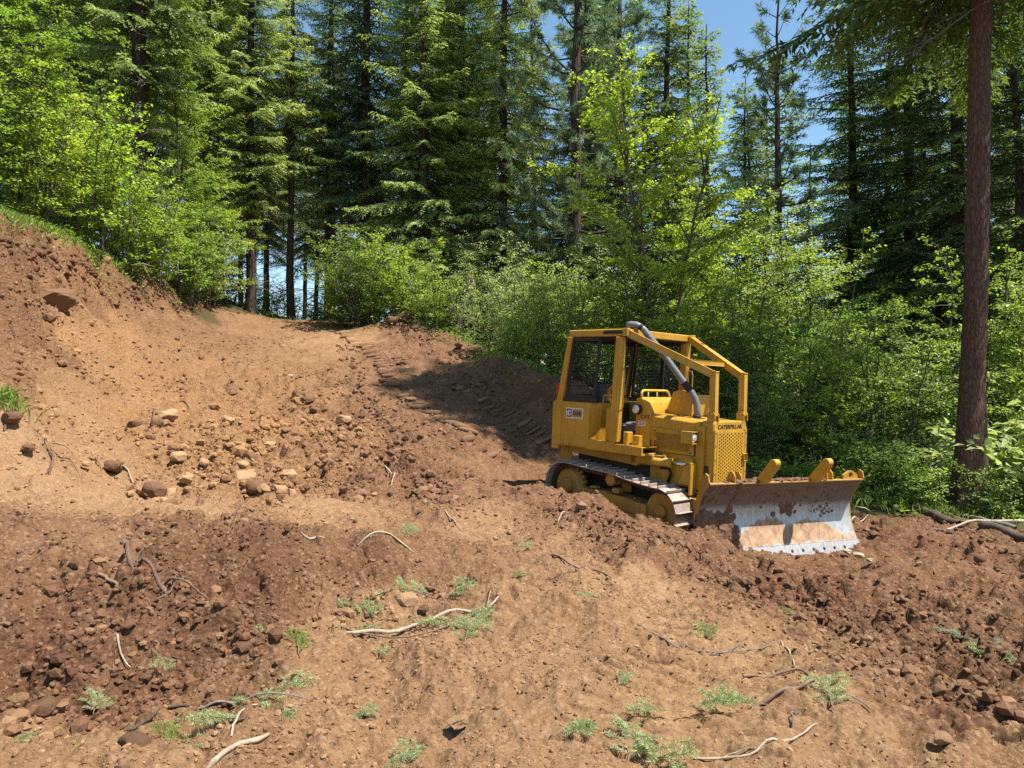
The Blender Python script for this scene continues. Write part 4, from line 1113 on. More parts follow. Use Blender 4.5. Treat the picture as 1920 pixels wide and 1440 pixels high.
    for kd, u, d, s, lf, lb in (
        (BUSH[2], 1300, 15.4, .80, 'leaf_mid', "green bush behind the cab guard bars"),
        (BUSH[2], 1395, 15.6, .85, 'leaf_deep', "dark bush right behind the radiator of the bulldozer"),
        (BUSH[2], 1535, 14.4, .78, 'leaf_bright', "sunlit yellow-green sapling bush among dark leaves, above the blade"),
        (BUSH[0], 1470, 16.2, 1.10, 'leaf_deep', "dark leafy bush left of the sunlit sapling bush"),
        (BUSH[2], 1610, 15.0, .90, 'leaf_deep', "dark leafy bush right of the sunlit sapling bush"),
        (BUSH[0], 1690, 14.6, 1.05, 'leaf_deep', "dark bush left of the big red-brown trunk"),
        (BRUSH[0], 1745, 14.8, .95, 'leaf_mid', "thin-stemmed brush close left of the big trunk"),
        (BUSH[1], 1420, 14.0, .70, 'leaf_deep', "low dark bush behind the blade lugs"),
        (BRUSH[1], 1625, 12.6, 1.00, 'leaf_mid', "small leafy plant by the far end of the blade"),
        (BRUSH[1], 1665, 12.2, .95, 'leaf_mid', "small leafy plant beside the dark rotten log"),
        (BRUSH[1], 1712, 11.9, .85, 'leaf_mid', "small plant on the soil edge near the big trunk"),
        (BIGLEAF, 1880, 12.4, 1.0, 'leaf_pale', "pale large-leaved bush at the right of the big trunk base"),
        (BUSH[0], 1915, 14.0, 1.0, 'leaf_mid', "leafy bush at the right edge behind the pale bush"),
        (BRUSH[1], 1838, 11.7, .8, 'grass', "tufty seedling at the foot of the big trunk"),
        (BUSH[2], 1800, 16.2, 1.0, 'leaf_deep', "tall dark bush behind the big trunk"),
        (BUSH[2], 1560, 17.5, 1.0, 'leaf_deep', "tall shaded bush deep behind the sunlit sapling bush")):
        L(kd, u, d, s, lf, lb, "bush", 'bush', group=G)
    # the understorey that closes the view at eye height
    G = "shaded bushes of the understorey"
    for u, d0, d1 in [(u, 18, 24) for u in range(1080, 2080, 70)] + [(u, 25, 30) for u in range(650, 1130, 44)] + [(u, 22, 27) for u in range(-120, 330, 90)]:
        L(BUSH[rr.choice((0, 2))], u + rr.uniform(-25, 25), rr.uniform(d0, d1), rr.uniform(.9, 1.25), 'leaf_mid' if 1070 < u < 1420 or rr.random() < .3 else 'leaf_deep', "dark leafy bush of the shaded understorey, " + ("behind the bank bushes" if u < 400 else "under the firs behind the crest" if u < 1080 and d0 > 24 else "behind the bulldozer cab" if u < 1420 else "behind the blade and the sunlit sapling bush" if u < 1700 else "around the big trunk"), "bush", 'bush', group="understorey bushes " + ("behind the bank" if u < 400 else "behind the crest" if u < 1080 and d0 > 24 else "behind the cab" if u < 1420 else "behind the blade" if u < 1700 else "by the big trunk"))  # lighter leaves behind the cab stand in for missing sunlight
leafy_rows()

def big_trunk():
    """the big red-brown trunk at the right with its own high crown"""
    rg = np.random.default_rng(77)
    p = at(1806, 11.9, -.3); Ht = 25.0
    o = empty("fir_tree", p)
    tag(o, "big red-brown bare tree trunk at the forest edge, right of the bulldozer", "tree")
    nz, na = 260, 44
    z = np.concatenate([np.linspace(0, 9.5, 220), np.linspace(9.5, Ht, 41)[1:]])[:nz]; a = np.linspace(0, 2 * PI, na, endpoint=False)
    lean = .040 * z + .05 * np.sin(z * .5)
    r = .212 * (1 - .026 * z) + .20 * np.exp(-z / .42); r = np.maximum(r, .02)
    A, ZZ = np.meshgrid(a, z)
    fl = 1 + .28 * np.exp(-ZZ / .5) * np.sin(A * 5 + 1)
    cx = np.cos(A) * 2.2; cy = np.sin(A) * 2.2
    pl = 1 - np.abs(2 * fbm(A * 14 / 2.2 + vnoise(ZZ * 3, A, 3), ZZ * 1.9, 51, 3) - 1)
    rr_ = r[:, None] * fl - .020 * pl * (pl > .55) + .010 * (fbm(cx * 4 + ZZ * 4, cy * 4 + ZZ * 9, 52, 3) - .5)
    V = np.stack([lean[:, None] + rr_ * np.cos(A), rr_ * np.sin(A), ZZ], -1).reshape(-1, 3)
    i = np.arange(len(z) - 1)[:, None] * na; j = np.arange(na)[None]; j2 = (j + 1) % na
    Q = np.stack([i + j, i + j2, i + na + j2, i + na + j], -1).reshape(-1, 4)
    link("trunk", np_mesh("big_trunk", V, Q, True, None, M['bark_red']), None, o)
    c = bpy.data.objects.new("crown", CROWN_HIGH['crown']); COL.objects.link(c); c.parent = o; c.location = (.25, 0, 0); c.rotation_euler = (0, .04, .9)
    b = bpy.data.objects.new("boughs", CROWN_HIGH['trunk']); COL.objects.link(b); b.parent = o; b.location = (.25, 0, 0); b.rotation_euler = (0, .04, .9)
    for me, m in ((CROWN_HIGH['crown'], 'fir_dark'), (CROWN_HIGH['trunk'], 'bark_fir'), (CROWN_HIGH['dead'], 'bark_dead')): me.materials.append(M[m])
    d = bpy.data.objects.new("dead_branches", CROWN_HIGH['dead']); COL.objects.link(d); d.parent = o; d.location = (.12, 0, 0); d.rotation_euler = (0, .04, 0)
CROWN_HIGH = conifer("high_fir", 16, 25, 9.6, 3.4, .10, whorl=.34, per=5.2, droop=.40, dead0=8.8, zcut=24, shape=.4, sp_b=.17, twig=.19)
big_trunk()
# ---------------------------------------------------------------- the bulldozer (x forward, y to its left, z up; metres)
class MB:
    def __init__(self): self.bm = bmesh.new()
    def _bev(self, vs, b):
        if b <= 0: return
        es = list({e for v in vs for e in v.link_edges})
        bmesh.ops.bevel(self.bm, geom=es, offset=b, segments=1, affect='EDGES', profile=.5, clamp_overlap=True)
    def box(self, x0, x1, y0, y1, z0, z1, b=.006, mat=None):
        r = bmesh.ops.create_cube(self.bm, size=1)['verts']
        for v in r:
            v.co = Vector(((x0 + x1) / 2 + v.co.x * (x1 - x0), (y0 + y1) / 2 + v.co.y * (y1 - y0), (z0 + z1) / 2 + v.co.z * (z1 - z0)))
            if mat is not None: v.co = mat @ v.co
        self._bev(r, b); return self
    def beam(self, p0, p1, w, h, b=.006, up=(0, 0, 1)):
        p0, p1 = Vector(p0), Vector(p1); d = (p1 - p0); L = d.length; d.normalize()
        s = d.cross(Vector(up)); s.normalize(); u = s.cross(d)
        R = Matrix((d, s, u)).transposed().to_4x4(); R.translation = (p0 + p1) / 2
        return self.box(-L / 2, L / 2, -w / 2, w / 2, -h / 2, h / 2, b, R)
    def prism(self, poly, axis, a0, a1, b=.006):
        """poly of two coordinates: (x,z) for axis 'y', (y,z) for 'x', (x,y) for 'z'"""
        f = {'y': lambda p, a: (p[0], a, p[1]), 'x': lambda p, a: (a, p[0], p[1]), 'z': lambda p, a: (p[0], p[1], a)}[axis]
        A = [self.bm.verts.new(f(p, a0)) for p in poly]; B = [self.bm.verts.new(f(p, a1)) for p in poly]
        n = len(poly)
        self.bm.faces.new(A); self.bm.faces.new(B[::-1])
        for i in range(n): self.bm.faces.new((A[i], B[i], B[(i + 1) % n], A[(i + 1) % n])[::-1])
        self._bev(A + B, b); return self
    def tube(self, pts, r, n=12, caps=True):
        pts = [Vector(p) for p in pts]; rings = []
        rr = r if isinstance(r, (list, tuple)) else [r] * len(pts)
        prev = None
        for i, p in enumerate(pts):
            d = (pts[min(i + 1, len(pts) - 1)] - pts[max(i - 1, 0)]).normalized()
            if prev is None:
                up = Vector((0, 0, 1)) if abs(d.z) < .95 else Vector((1, 0, 0)); s = d.cross(up).normalized()
            else: s = (prev - d * prev.dot(d)).normalized()
            prev = s; u = d.cross(s)
            rings.append([self.bm.verts.new(p + (s * math.cos(2 * PI * k / n) + u * math.sin(2 * PI * k / n)) * rr[i]) for k in range(n)])
        for a, b in zip(rings[:-1], rings[1:]):
            for k in range(n):
                f = self.bm.faces.new((a[k], a[(k + 1) % n], b[(k + 1) % n], b[k])); f.smooth = True
        if caps: self.bm.faces.new(rings[0][::-1]); self.bm.faces.new(rings[-1])
        return self
    def cyl(self, p0, p1, r0, r1=None, n=24):
        return self.tube([p0, p1], [r0, r0 if r1 is None else r1], n)
    def lathe(self, c, axis, prof, n=28):
        """prof: (radius, offset along the axis) pairs"""
        c = Vector(c); d = Vector(axis).normalized(); s = d.orthogonal().normalized(); u = d.cross(s); rings = []
        for r, o in prof: rings.append([self.bm.verts.new(c + d * o + (s * math.cos(2 * PI * k / n) + u * math.sin(2 * PI * k / n)) * max(r, 1e-4)) for k in range(n)])
        for a, b in zip(rings[:-1], rings[1:]):
            for k in range(n): self.bm.faces.new((a[k], a[(k + 1) % n], b[(k + 1) % n], b[k]))
        self.bm.faces.new(rings[0][::-1]); self.bm.faces.new(rings[-1]); return self
    def grid(self, P, thick=None):
        """P (m,n,3) sheet; given thickness vector makes it a plate"""
        P = np.asarray(P, float); m, n = P.shape[:2]
        A = [[self.bm.verts.new(P[i, j]) for j in range(n)] for i in range(m)]
        B = [[self.bm.verts.new(P[i, j] + thick[i, j]) for j in range(n)] for i in range(m)]
        for i in range(m - 1):
            for j in range(n - 1):
                self.bm.faces.new((A[i][j], A[i][j + 1], A[i + 1][j + 1], A[i + 1][j])).smooth = True
                self.bm.faces.new((B[i][j], B[i + 1][j], B[i + 1][j + 1], B[i][j + 1])).smooth = True
        for i in range(m - 1):
            for j in (0, n - 1): self.bm.faces.new((A[i][j], A[i + 1][j], B[i + 1][j], B[i][j]))
        for j in range(n - 1):
            for i in (0, m - 1): self.bm.faces.new((A[i][j], B[i][j], B[i][j + 1], A[i][j + 1]))
        return self
    def done(self, name, mat, parent=None, label=None):
        bmesh.ops.recalc_face_normals(self.bm, faces=self.bm.faces)
        me = bpy.data.meshes.new(name); self.bm.to_mesh(me); self.bm.free()
        o = link(name, me, M[mat] if isinstance(mat, str) else mat, parent)
        if label: o['label'] = label
        return o

def text(body, name, size, origin, right, up, mat, parent, bold=.0, sx=1.0):
    """flat lettering lying on a surface: origin = its lower left corner"""
    cu = bpy.data.curves.new(name, 'FONT'); cu.body = body; cu.size = size; cu.extrude = .0012; cu.offset = bold; cu.resolution_u = 3
    t = bpy.data.objects.new(name + "_tmp", cu); COL.objects.link(t)
    bpy.context.view_layer.update()
    me = bpy.data.meshes.new_from_object(t.evaluated_get(bpy.context.evaluated_depsgraph_get()))
    bpy.data.objects.remove(t); bpy.data.curves.remove(cu)
    r = Vector(right).normalized(); u = Vector(up).normalized(); n = r.cross(u)
    for v in me.vertices: v.co = Vector(origin) + r * v.co.x * sx + u * v.co.y + n * v.co.z
    me.name = name; me.materials.clear()
    return link(name, me, M[mat], parent)

def bulldozer():
    root = empty("bulldozer", DZ_T, DZ_R)
    tag(root, "yellow tracked bulldozer with roll cage and muddy angled blade", "bulldozer")
    Y = 'yellow'
    # ---- chassis and belly
    MB().box(-1.15, 1.15, -.40, .40, .28, .90, .02).done("chassis", 'grease', root)
    MB().prism([(-1.16, .86), (-1.16, .965), (.40, .965), (.40, .86), (.0, .80)], 'y', -.60, -.42).done("frame_rail", 'yellow_dirty', root)
    MB().prism([(-1.16, .86), (-1.16, .965), (.40, .965), (.40, .86), (.0, .80)], 'y', .42, .60).done("frame_rail", 'yellow_dirty', root)
    # ---- radiator guard (nose), hood, side doors
    nose = MB()
    nose.prism([(-.39, .52), (-.39, 1.435), (-.365, 1.468), (.365, 1.468), (.39, 1.435), (.39, .52)], 'x', 1.0, 1.195, .012)
    nose.box(1.193, 1.213, -.385, -.335, .56, 1.36, .004).box(1.193, 1.213, .335, .385, .56, 1.36, .004)
    nose.done("radiator_guard", Y, root)
    text("CATERPILLAR", "lettering", .073, (1.1985, -.305, 1.372), (0, 1, 0), (0, 0, 1), 'ink', root, .0012, 1.30)
    hood = MB()
    hood.prism([(-.415, 1.15), (-.415, 1.425), (-.36, 1.462), (.36, 1.462), (.415, 1.425), (.415, 1.15)], 'x', .215, .998, .006)
    for v in hood.bm.verts:
        if v.co.z > 1.3: v.co.z += .05 * (1.0 - v.co.x) / .8
    hood.done("hood", Y, root)
    for s in (-1, 1):
        d = MB(); d.box(.245, .935, min(s * .414, s * .436), max(s * .414, s * .436), 1.0, 1.335, .006)
        for v in d.bm.verts:
            if v.co.z > 1.2 and v.co.x > .6: v.co.z -= .05
        d = d.done("side_door", Y, root)
        pan = MB()
        nx, nz = 44, 16
        for i in range(nx):                                   # louvre slits pressed into the door
            x0 = .30 + i * .0130
            pan.box(x0, x0 + .0062, min(s * .434, s * .441), max(s * .434, s * .441), 1.05, 1.262, 0)
        pan.done("louvre", 'yellow_dirty', d)['kind'] = 'stuff'
        MB().box(.285, .345, min(s * .436, s * .452), max(s * .436, s * .452), 1.15, 1.205, .004).done("latch", Y, d)
        MB().box(.235, 1.005, min(s * .40, s * .425), max(s * .40, s * .425), .58, .995, .006).done("lower_panel", Y, root)
        MB().box(.955, 1.075, min(s * .39, s * .432), max(s * .39, s * .432), .56, 1.395, .006).done("corner_panel", Y, root)
        # headlight in its sheet-metal box
        h = MB()
        x0, x1, ya, yb, z0, z1 = .84, 1.02, .437, .60, 1.165, 1.325
        for q in ((x0, x1, ya, yb, z0, z0 + .008), (x0, x1, ya, yb, z1 - .008, z1), (x0, x1, yb - .008, yb, z0 + .009, z1 - .009), (x0, x0 + .008, ya, yb - .009, z0 + .009, z1 - .009), (x0 + .009, x1, ya, ya + .006, z0 + .009, z1 - .009)):
            h.box(q[0], q[1], min(s * q[2], s * q[3]), max(s * q[2], s * q[3]), q[4], q[5], .002)
        h = h.done("headlight", Y, root)
        MB().lathe((.93, s * .518, 1.244), (1, 0, 0), [(.02, 0), (.058, .02), (.066, .05), (.060, .062), (.045, .074), (.02, .080)], 24).done("lens", 'lens', h)
        MB().lathe((.925, s * .518, 1.244), (1, 0, 0), [(.05, -.01), (.071, .03), (.073, .055), (.068, .056)], 24).done("bezel", 'black', h)
    # perforated grille: columns of round holes, every second column half a step lower
    g = MB(); bm = g.bm
    y0, y1, z0, z1 = -.325, .325, .565, 1.335
    cw, ch, X, r = .0450, .0440, 1.212, .0150
    cols = 13; rows = 16
    cya = -(cols - 1) * cw / 2; zc0 = .615
    for i in range(cols):
        cy = cya + i * cw; off = ch / 2 if i % 2 else 0
        for j in range(rows - (i % 2)):
            cz = zc0 + ch / 2 + off + j * ch
            oc = [bm.verts.new((X, cy + a * cw / 2, cz + b * ch / 2)) for a, b in ((-1, -1), (1, -1), (1, 1), (-1, 1))]
            ring = [bm.verts.new((X, cy + r * math.cos(a), cz + r * math.sin(a))) for a in [(-3 + k) * PI / 4 for k in range(8)]]
            back = [bm.verts.new((X - .008, v.co.y, v.co.z)) for v in ring]
            for k in range(4):
                bm.faces.new((oc[k], oc[(k + 1) % 4], ring[(2 * k + 2) % 8], ring[2 * k + 1], ring[2 * k]))
            for k in range(8): bm.faces.new((ring[k], ring[(k + 1) % 8], back[(k + 1) % 8], back[k]))
        if i % 2:
            for za_, zb_ in ((zc0, zc0 + ch / 2), (zc0 + (rows - .5) * ch, zc0 + rows * ch)):
                bm.faces.new([bm.verts.new((X, a, b)) for a, b in ((cy - cw / 2, za_), (cy + cw / 2, za_), (cy + cw / 2, zb_), (cy - cw / 2, zb_))])
    ya, yb = cya - cw / 2, cya + (cols - .5) * cw; za, zb = zc0, zc0 + rows * ch
    gr = g.done("grille", Y, root)
    fr = MB()
    for q in ((y0, ya, z0, z1), (yb, y1, z0, z1), (ya, yb, z0, za), (ya, yb, zb, z1)): fr.box(X - .010, X + .0005, q[0], q[1], q[2], q[3], 0)
    fr.done("frame", Y, gr)
    MB().box(1.1955, 1.1985, y0 + .004, y1 - .004, z0 + .004, z1 - .004, 0).done("shade_backing", 'dark', gr)  # dark sheet paints the shaded inside seen through the grille
    lt = MB()
    for q in ((.285, .292, .93, 1.03), (.358, .365, .93, 1.03), (.285, .365, 1.023, 1.03), (.285, .365, .93, .937)): lt.box(1.213, 1.245, q[0], q[1], q[2], q[3], .002)
    lt.box(1.213, 1.225, .31, .34, .955, 1.0, .003)
    lt.done("latch", Y, gr)
    for z in (1.19, .98): MB().box(1.10, 1.18, .392, .425, z, z + .20, .004).done("hinge", Y, root)
    # ---- dash, hand rail, plates on the hood
    MB().prism([(-.05, 1.0), (-.05, 1.70), (.02, 1.735), (.15, 1.665), (.212, 1.53), (.212, 1.0)], 'y', -.42, .42, .008).done("dashboard", Y, root)
    text("CAT", "lettering", .072, (.035, -.4215, 1.435), (1, 0, 0), (0, 0, 1), 'ink', root, .0015, 1.15)
    st = MB().box(.0, .13, -.4245, -.4205, 1.33, 1.40, 0).done("sticker", 'white', root)
    rows_ = MB()
    for k in range(3): rows_.box(.008, .122, -.4255, -.4246, 1.342 + k * .02, 1.350 + k * .02, 0)
    rows_.done("print", 'ink', st)['kind'] = 'stuff'
    w = MB().lathe((-.005, -.425, 1.555), (-.1, -1, .1), [(.060, -.03), (.074, .0), (.074, .045), (.066, .052)], 28).done("work_lamp", 'black', root)
    MB().lathe((-.005, -.425, 1.555), (-.1, -1, .1), [(.064, .046), (.058, .060), (.03, .067), (.005, .069)], 28).done("lens", 'glassy', w)
    rail = [(.03, -.37, 1.66), (.03, -.41, 1.77)]
    rail += [(.03, -.41 + .06 * (1 - math.cos(a)), 1.77 + .055 * math.sin(a)) for a in np.linspace(.2, PI / 2, 5)]
    rail += [(.03, .14 + .10 * math.sin(a), 1.825 - .10 * (1 - math.cos(a))) for a in np.linspace(0, PI / 2, 6)] + [(.03, .25, 1.64)]
    MB().tube(rail, .017, 10).tube([(.03, -.26, 1.66), (.03, -.26, 1.82)], .010, 8).tube([(.03, -.05, 1.66), (.03, -.06, 1.82)], .010, 8).done("hand_rail", 'yellow_bright', root)
    gp = MB(); gp.prism([(.16, 1.50), (.60, 1.50), (.60, 1.80), (.46, 1.85), (.30, 1.82)], 'y', -.040, -.028, .002)
    gp = gp.done("guard_plate", Y, root)
    for x, z in ((.36, 1.60), (.44, 1.59), (.39, 1.70)): MB().lathe((x, -.0405, z), (0, -1, 0), [(.018, 0), (.018, .001)], 14).done("lit_hole_disc", 'yellow_bright', gp)  # bright discs paint the light shining through the plate
    MB().box(.602, .614, -.04, .42, 1.50, 1.79, .002).done("guard_plate", Y, root)
    # ---- grey breather pipe
    pts = [(.74, -.10, 1.47), (.74, -.10, 1.58), (.735, -.105, 1.66), (.71, -.12, 1.745), (.665, -.145, 1.83), (.60, -.18, 1.92), (.33, -.335, 2.32), (.13, -.45, 2.60), (.09, -.475, 2.66), (.045, -.50, 2.705), (-.01, -.535, 2.735), (-.07, -.575, 2.74), (-.115, -.61, 2.725)]
    pp = MB().tube(pts, .046, 18, True).done("exhaust_pipe", 'rubber', root)
    MB().tube([(.655, -.149, 1.845), (.60, -.18, 1.92), (.575, -.194, 1.957)], .0495, 18).done("sleeve", 'rubber_black', pp)
    MB().tube([(.74, -.10, 1.485), (.74, -.10, 1.525)], .056, 18).box(.66, .82, -.18, -.02, 1.470, 1.486, .003).done("clamp", 'grease', pp)
    MB().tube([(.062, -.490, 2.690), (.03, -.510, 2.716)], .0485, 18).done("joint", 'rubber_black', pp)
    # ---- cab: posts, roof, guard bars, screens
    W = .766
    for s in (-1, 1):
        MB().prism([(-1.065, 2.57), (-.975, 2.57), (-1.14, 1.60), (-1.20, .90), (-1.34, .90), (-1.32, 1.30), (-1.24, 1.68)], 'y', s * W - .03, s * W + .03, .008).done("rear_post", Y, root)
        p = MB(); p.prism([(-.135, 2.555), (-.025, 2.555), (-.055, 1.10), (-.205, 1.10)], 'y', s * W - .05, s * W + .05, .010)
        p = p.done("front_post", Y, root)
        hb = MB(); x = .02; y = s * (W + .035)
        hb.tube([(-.03, y, 2.13), (x, y, 2.12), (x + .012, y, 2.06), (x + .003, y, 1.60), (x - .01, y, 1.545), (-.045, y, 1.53)], .012, 8).done("grab_handle", Y, p)
    roof = MB(); roof.box(-1.07, -.01, -W - .005, W + .005, 2.565, 2.668, .012); roof.done("roof", Y, root)
    MB().box(-1.03, -.05, -W + .06, W - .06, 2.545, 2.562, .003).done("roof_lining", 'black', root)
    dc = MB(); dc.box(-.40, -.045, -W - .0075, -W - .0055, 2.593, 2.640, 0).done("decal", 'ink', root)
    dc = MB()
    for k, (a, b) in enumerate(((.0, .035), (.05, .08), (.095, .12), (.145, .175), (.19, .215), (.24, .27), (.285, .31))): dc.box(-.365 + a, -.365 + b, -W - .0070, -W - .0055, 2.6405, 2.652, 0)
    dc.done("decal", 'ink', root)['kind'] = 'stuff'
    # front guard bars: down the slope, then straight to the nose
    gb = (1.15, .348, 2.06)
    for s in (-1, 1):
        b = MB()
        b.beam((.0, s * W * .985, 2.615), (gb[0] - .03, s * gb[1], gb[2] + .015), .062, .095, .008)
        b.beam((gb[0] - .005, s * gb[1], gb[2] + .045), (1.155, s * .348, 1.54), .062, .085, .008, up=(1, 0, 0))
        b.box(-.03, .06, s * W - .035, s * W + .035, 2.56, 2.672, .006)
        b = b.done("guard_bar", Y, root)
        f = MB()
        for o in (-.043, .043): f.prism([(1.09, 1.462), (1.21, 1.462), (1.21, 1.555), (1.175, 1.60), (1.12, 1.60), (1.09, 1.555)], 'y', s * .348 + o - .007, s * .348 + o + .007, .002)
        f.cyl((1.155, s * .348 - .065, 1.555), (1.155, s * .348 + .065, 1.555), .018, None, 12)
        f.done("bracket", Y, b)
    cx = .78; t = cx / gb[0]; yy = W * (1 - t) + gb[1] * t; zz = 2.615 * (1 - t) + 2.06 * t
    MB().beam((cx, -yy + .03, zz - .005), (cx, yy - .03, zz - .005), .075, .07, .008).done("cross_bar", Y, root)
    def screen(name, o, ex, ez, nx, nz, fw, sub):
        """a wire screen in a dark frame: corner o, edge vectors ex (along) and ez (up)"""
        o, ex, ez = Vector(o), Vector(ex), Vector(ez); f = MB()
        n = ex.cross(ez).normalized()
        for a, b in ((o, o + ex), (o + ez, o + ex + ez), (o, o + ez), (o + ex, o + ex + ez)): f.beam(a, b, fw, .03, .003, up=n)
        f = f.done(name, 'black', root)
        wr = MB()
        for i in range(1, nx): wr.tube([o + ex * i / nx, o + ex * i / nx + ez], .0027, 4, False)
        for j in range(1, nz): wr.tube([o + ez * j / nz, o + ez * j / nz + ex], .0027, 4, False)
        wr.done("wire_mesh", 'wire', f)['kind'] = 'stuff'
    for s in (-1, 1):
        screen("side_screen", (-1.07, s * (W - .01), 1.70), (.53, 0, 0), (.075, 0, .83), 11, 17, .05, 1)
    screen("rear_screen", (-1.13, -W + .05, 1.70), (0, 2 * W - .10, 0), (.10, 0, .83), 27, 16, .05, 1)
    screen("side_screen", (-.50, W - .01, 1.66), (.40, 0, 0), (.02, 0, .87), 8, 17, .05, 1)
    MB().box(-1.16, -.50, -W - .012, -W + .03, 1.625, 1.69, .004).done("sill_channel", 'black', root)
    MB().box(-1.16, -.50, W - .03, W + .012, 1.625, 1.69, .004).done("sill_channel", 'black', root)
    # ---- fenders: tank and tool box, floor, steps
    for s in (-1, 1):
        tk = MB()
        tk.prism([(-1.14, s * .805), (-.60, s * .805), (-.50, s * .62), (-.50, s * .44), (-1.14, s * .44)], 'z', .965, 1.618, .010)
        for v in tk.bm.verts:
            if v.co.z < 1.2 and v.co.x > -.58: v.co.x -= .06
            if v.co.z > 1.4 and v.co.x > -.62: v.co.x += .01
        tk = tk.done("fuel_tank" if s < 0 else "tool_box", Y, root)
        MB().box(-1.33, -1.145, min(s * .80, s * .70), max(s * .80, s * .70), .96, 1.60, .008).done("rear_panel", Y, root)
        if s < 0:
            sg = MB().box(-1.035, -.70, -.8085, -.8055, 1.378, 1.528, 0).done("sign", 'white', tk)
            MB().box(-1.020, -.925, -.8098, -.8086, 1.393, 1.513, 0).done("emblem_field", 'ink', sg)
            MB().box(-.908, -.714, -.8098, -.8086, 1.393, 1.513, 0).done("model_field", 'olive', sg)
            # emblem: a split hexagonal C
            em = MB(); cx_, cz_ = -.9725, 1.453
            em.prism([(cx_ - .006, cz_ + .046), (cx_ - .020, cz_ + .044), (cx_ - .036, cz_ + .016), (cx_ - .036, cz_ - .016), (cx_ - .020, cz_ - .044), (cx_ - .006, cz_ - .046)], 'y', -.8108, -.8099, 0)
            em.prism([(cx_ + .004, cz_ + .046), (cx_ + .018, cz_ + .044), (cx_ + .034, cz_ + .014), (cx_ + .030, cz_ + .008), (cx_ + .004, cz_ + .008)], 'y', -.8108, -.8099, 0)
            em.prism([(cx_ + .004, cz_ - .046), (cx_ + .018, cz_ - .044), (cx_ + .034, cz_ - .014), (cx_ + .030, cz_ - .010), (cx_ + .004, cz_ - .010)], 'y', -.8108, -.8099, 0)
            em.done("emblem", 'white', sg)
            text("D3B", "lettering", .075, (-.903, -.8099, 1.425), (1, 0, 0), (0, 0, 1), 'ink', sg, .0028, 1.22)
            sm = MB()
            for k in range(9): sm.box(-.955 + k * .0165, -.943 + k * .0165, -.8065, -.8055, 1.333, 1.351 - (k % 3) * .003, 0)
            sm.done("print", 'olive', tk)['kind'] = 'stuff'
        MB().box(-.66, .385, min(s * .80, s * .42), max(s * .80, s * .42), .955, .985, .004).done("floor_plate", 'yellow_dirty', root)
        stp = MB(); stp.box(-.09, .385, min(s * .815, s * .785), max(s * .815, s * .785), .955, 1.075, .005).box(-.60, -.10, min(s * .805, s * .77), max(s * .805, s * .77), .955, 1.10, .005)
        stp.box(-.09, .385, min(s * .784, s * .46), max(s * .784, s * .46), 1.06, 1.075, .003)
        stp.done("side_step", Y, root)
        MB().box(-.02, .06, min(s * .72, s * .60), max(s * .72, s * .60), 1.076, 1.25, .008).done("pedal_box", Y, root)
        MB().box(.10, .21, min(s * .66, s * .58), max(s * .66, s * .58), 1.076, 1.21, .006).done("pedal_box", Y, root)
        MB().prism([(.26, 1.076), (.38, 1.076), (.38, 1.20), (.33, 1.22), (.26, 1.10)], 'y', s * .64, s * .655, .002).done("bracket", Y, root)
        MB().box(-.36, -.27, min(s * .70, s * .52), max(s * .70, s * .52), 1.10, 1.56, .006).done("console_panel", Y, root)
        ar = MB()
        ar.tube([(-.47, s * .64, 1.62), (-.46, s * .64, 1.735), (-.20, s * .64, 1.735), (-.19, s * .64, 1.60)], .011, 8).tube([(-.33, s * .64, 1.62), (-.35, s * .64, 1.735)], .008, 8)
        ar.done("arm_rail", Y, root)
    MB().beam((-.49, -.50, 1.80), (-.33, -.50, 1.93), .03, .035, .006).beam((-.50, -.50, 1.66), (-.49, -.50, 1.81), .03, .035, .006).done("control_lever", Y, root)
    MB().lathe((-.505, -.50, 1.80), (0, 0, 1), [(.018, -.03), (.024, 0), (.018, .03)], 12).done("lever_knob", 'red', root)
    # seat
    se = MB().box(-.86, -.38, -.26, .26, 1.18, 1.32, .03).done("seat", 'seat', root)
    MB().prism([(-.92, 1.28), (-.80, 1.28), (-.90, 1.92), (-1.0, 1.92)], 'y', -.27, .27, .03).done("backrest", 'seat', se)
    MB().box(-.30, -.06, -.36, -.05, 1.30, 1.36, .025).done("cushion", 'seat_grey', se)
    MB().box(-.38, -.06, -.40, .40, .98, 1.17, .01).done("floor_hump", 'black', root)
    MB().box(-.055, -.052, -.40, .40, 1.0, 1.66, 0).done("dash_back", 'black', root)
    MB().box(-1.14, -.86, -.44, .44, .98, 1.60, .01).done("seat_base", 'black', root)
    # bolt heads along the sheet-metal seams, hydraulic hoses
    for y in (-.36, .36):
        for z in (.62, .80, .98, 1.16, 1.32): MB().cyl((1.212, y, z), (1.222, y, z), .011, None, 6).done("bolt", 'yellow_dirty', root)
    for x in (-1.10, -.95, -.80, -.65): MB().cyl((x, -.804, .995), (x, -.814, .995), .012, None, 6).done("bolt", 'yellow_dirty', root)
    for x in (.30, .88):
        for z in (1.03, 1.285 if x < .5 else 1.25): MB().cyl((x, -.436, z), (x, -.444, z), .010, None, 6).done("bolt", 'grease', root)
    for k in range(3):
        y = -.47 - .03 * k
        MB().tube([(-.05, y, .90), (.10, y - .03, .99 - .02 * k), (.25, y - .02, 1.0 - .02 * k), (.42, y, .97), (.55, y + .01, .94)], .0105, 8).done("hydraulic_hose", 'rubber_black', root)
    MB().tube([(.90, -.47, .60), (1.15, -.52, .50), (1.45, -.50, .55), (1.62, -.42, .45)], .013, 8).done("hydraulic_hose", 'rubber_black', root)
    # rear hook, hitch and an unidentified red can-shaped item
    hk = MB(); hk.prism([(-1.35, 1.52), (-1.35, 1.60), (-1.24, 1.66), (-1.20, 1.55), (-1.28, 1.52)], 'y', -.77, -.74, .004)
    hk.done("rear_hook", Y, root)
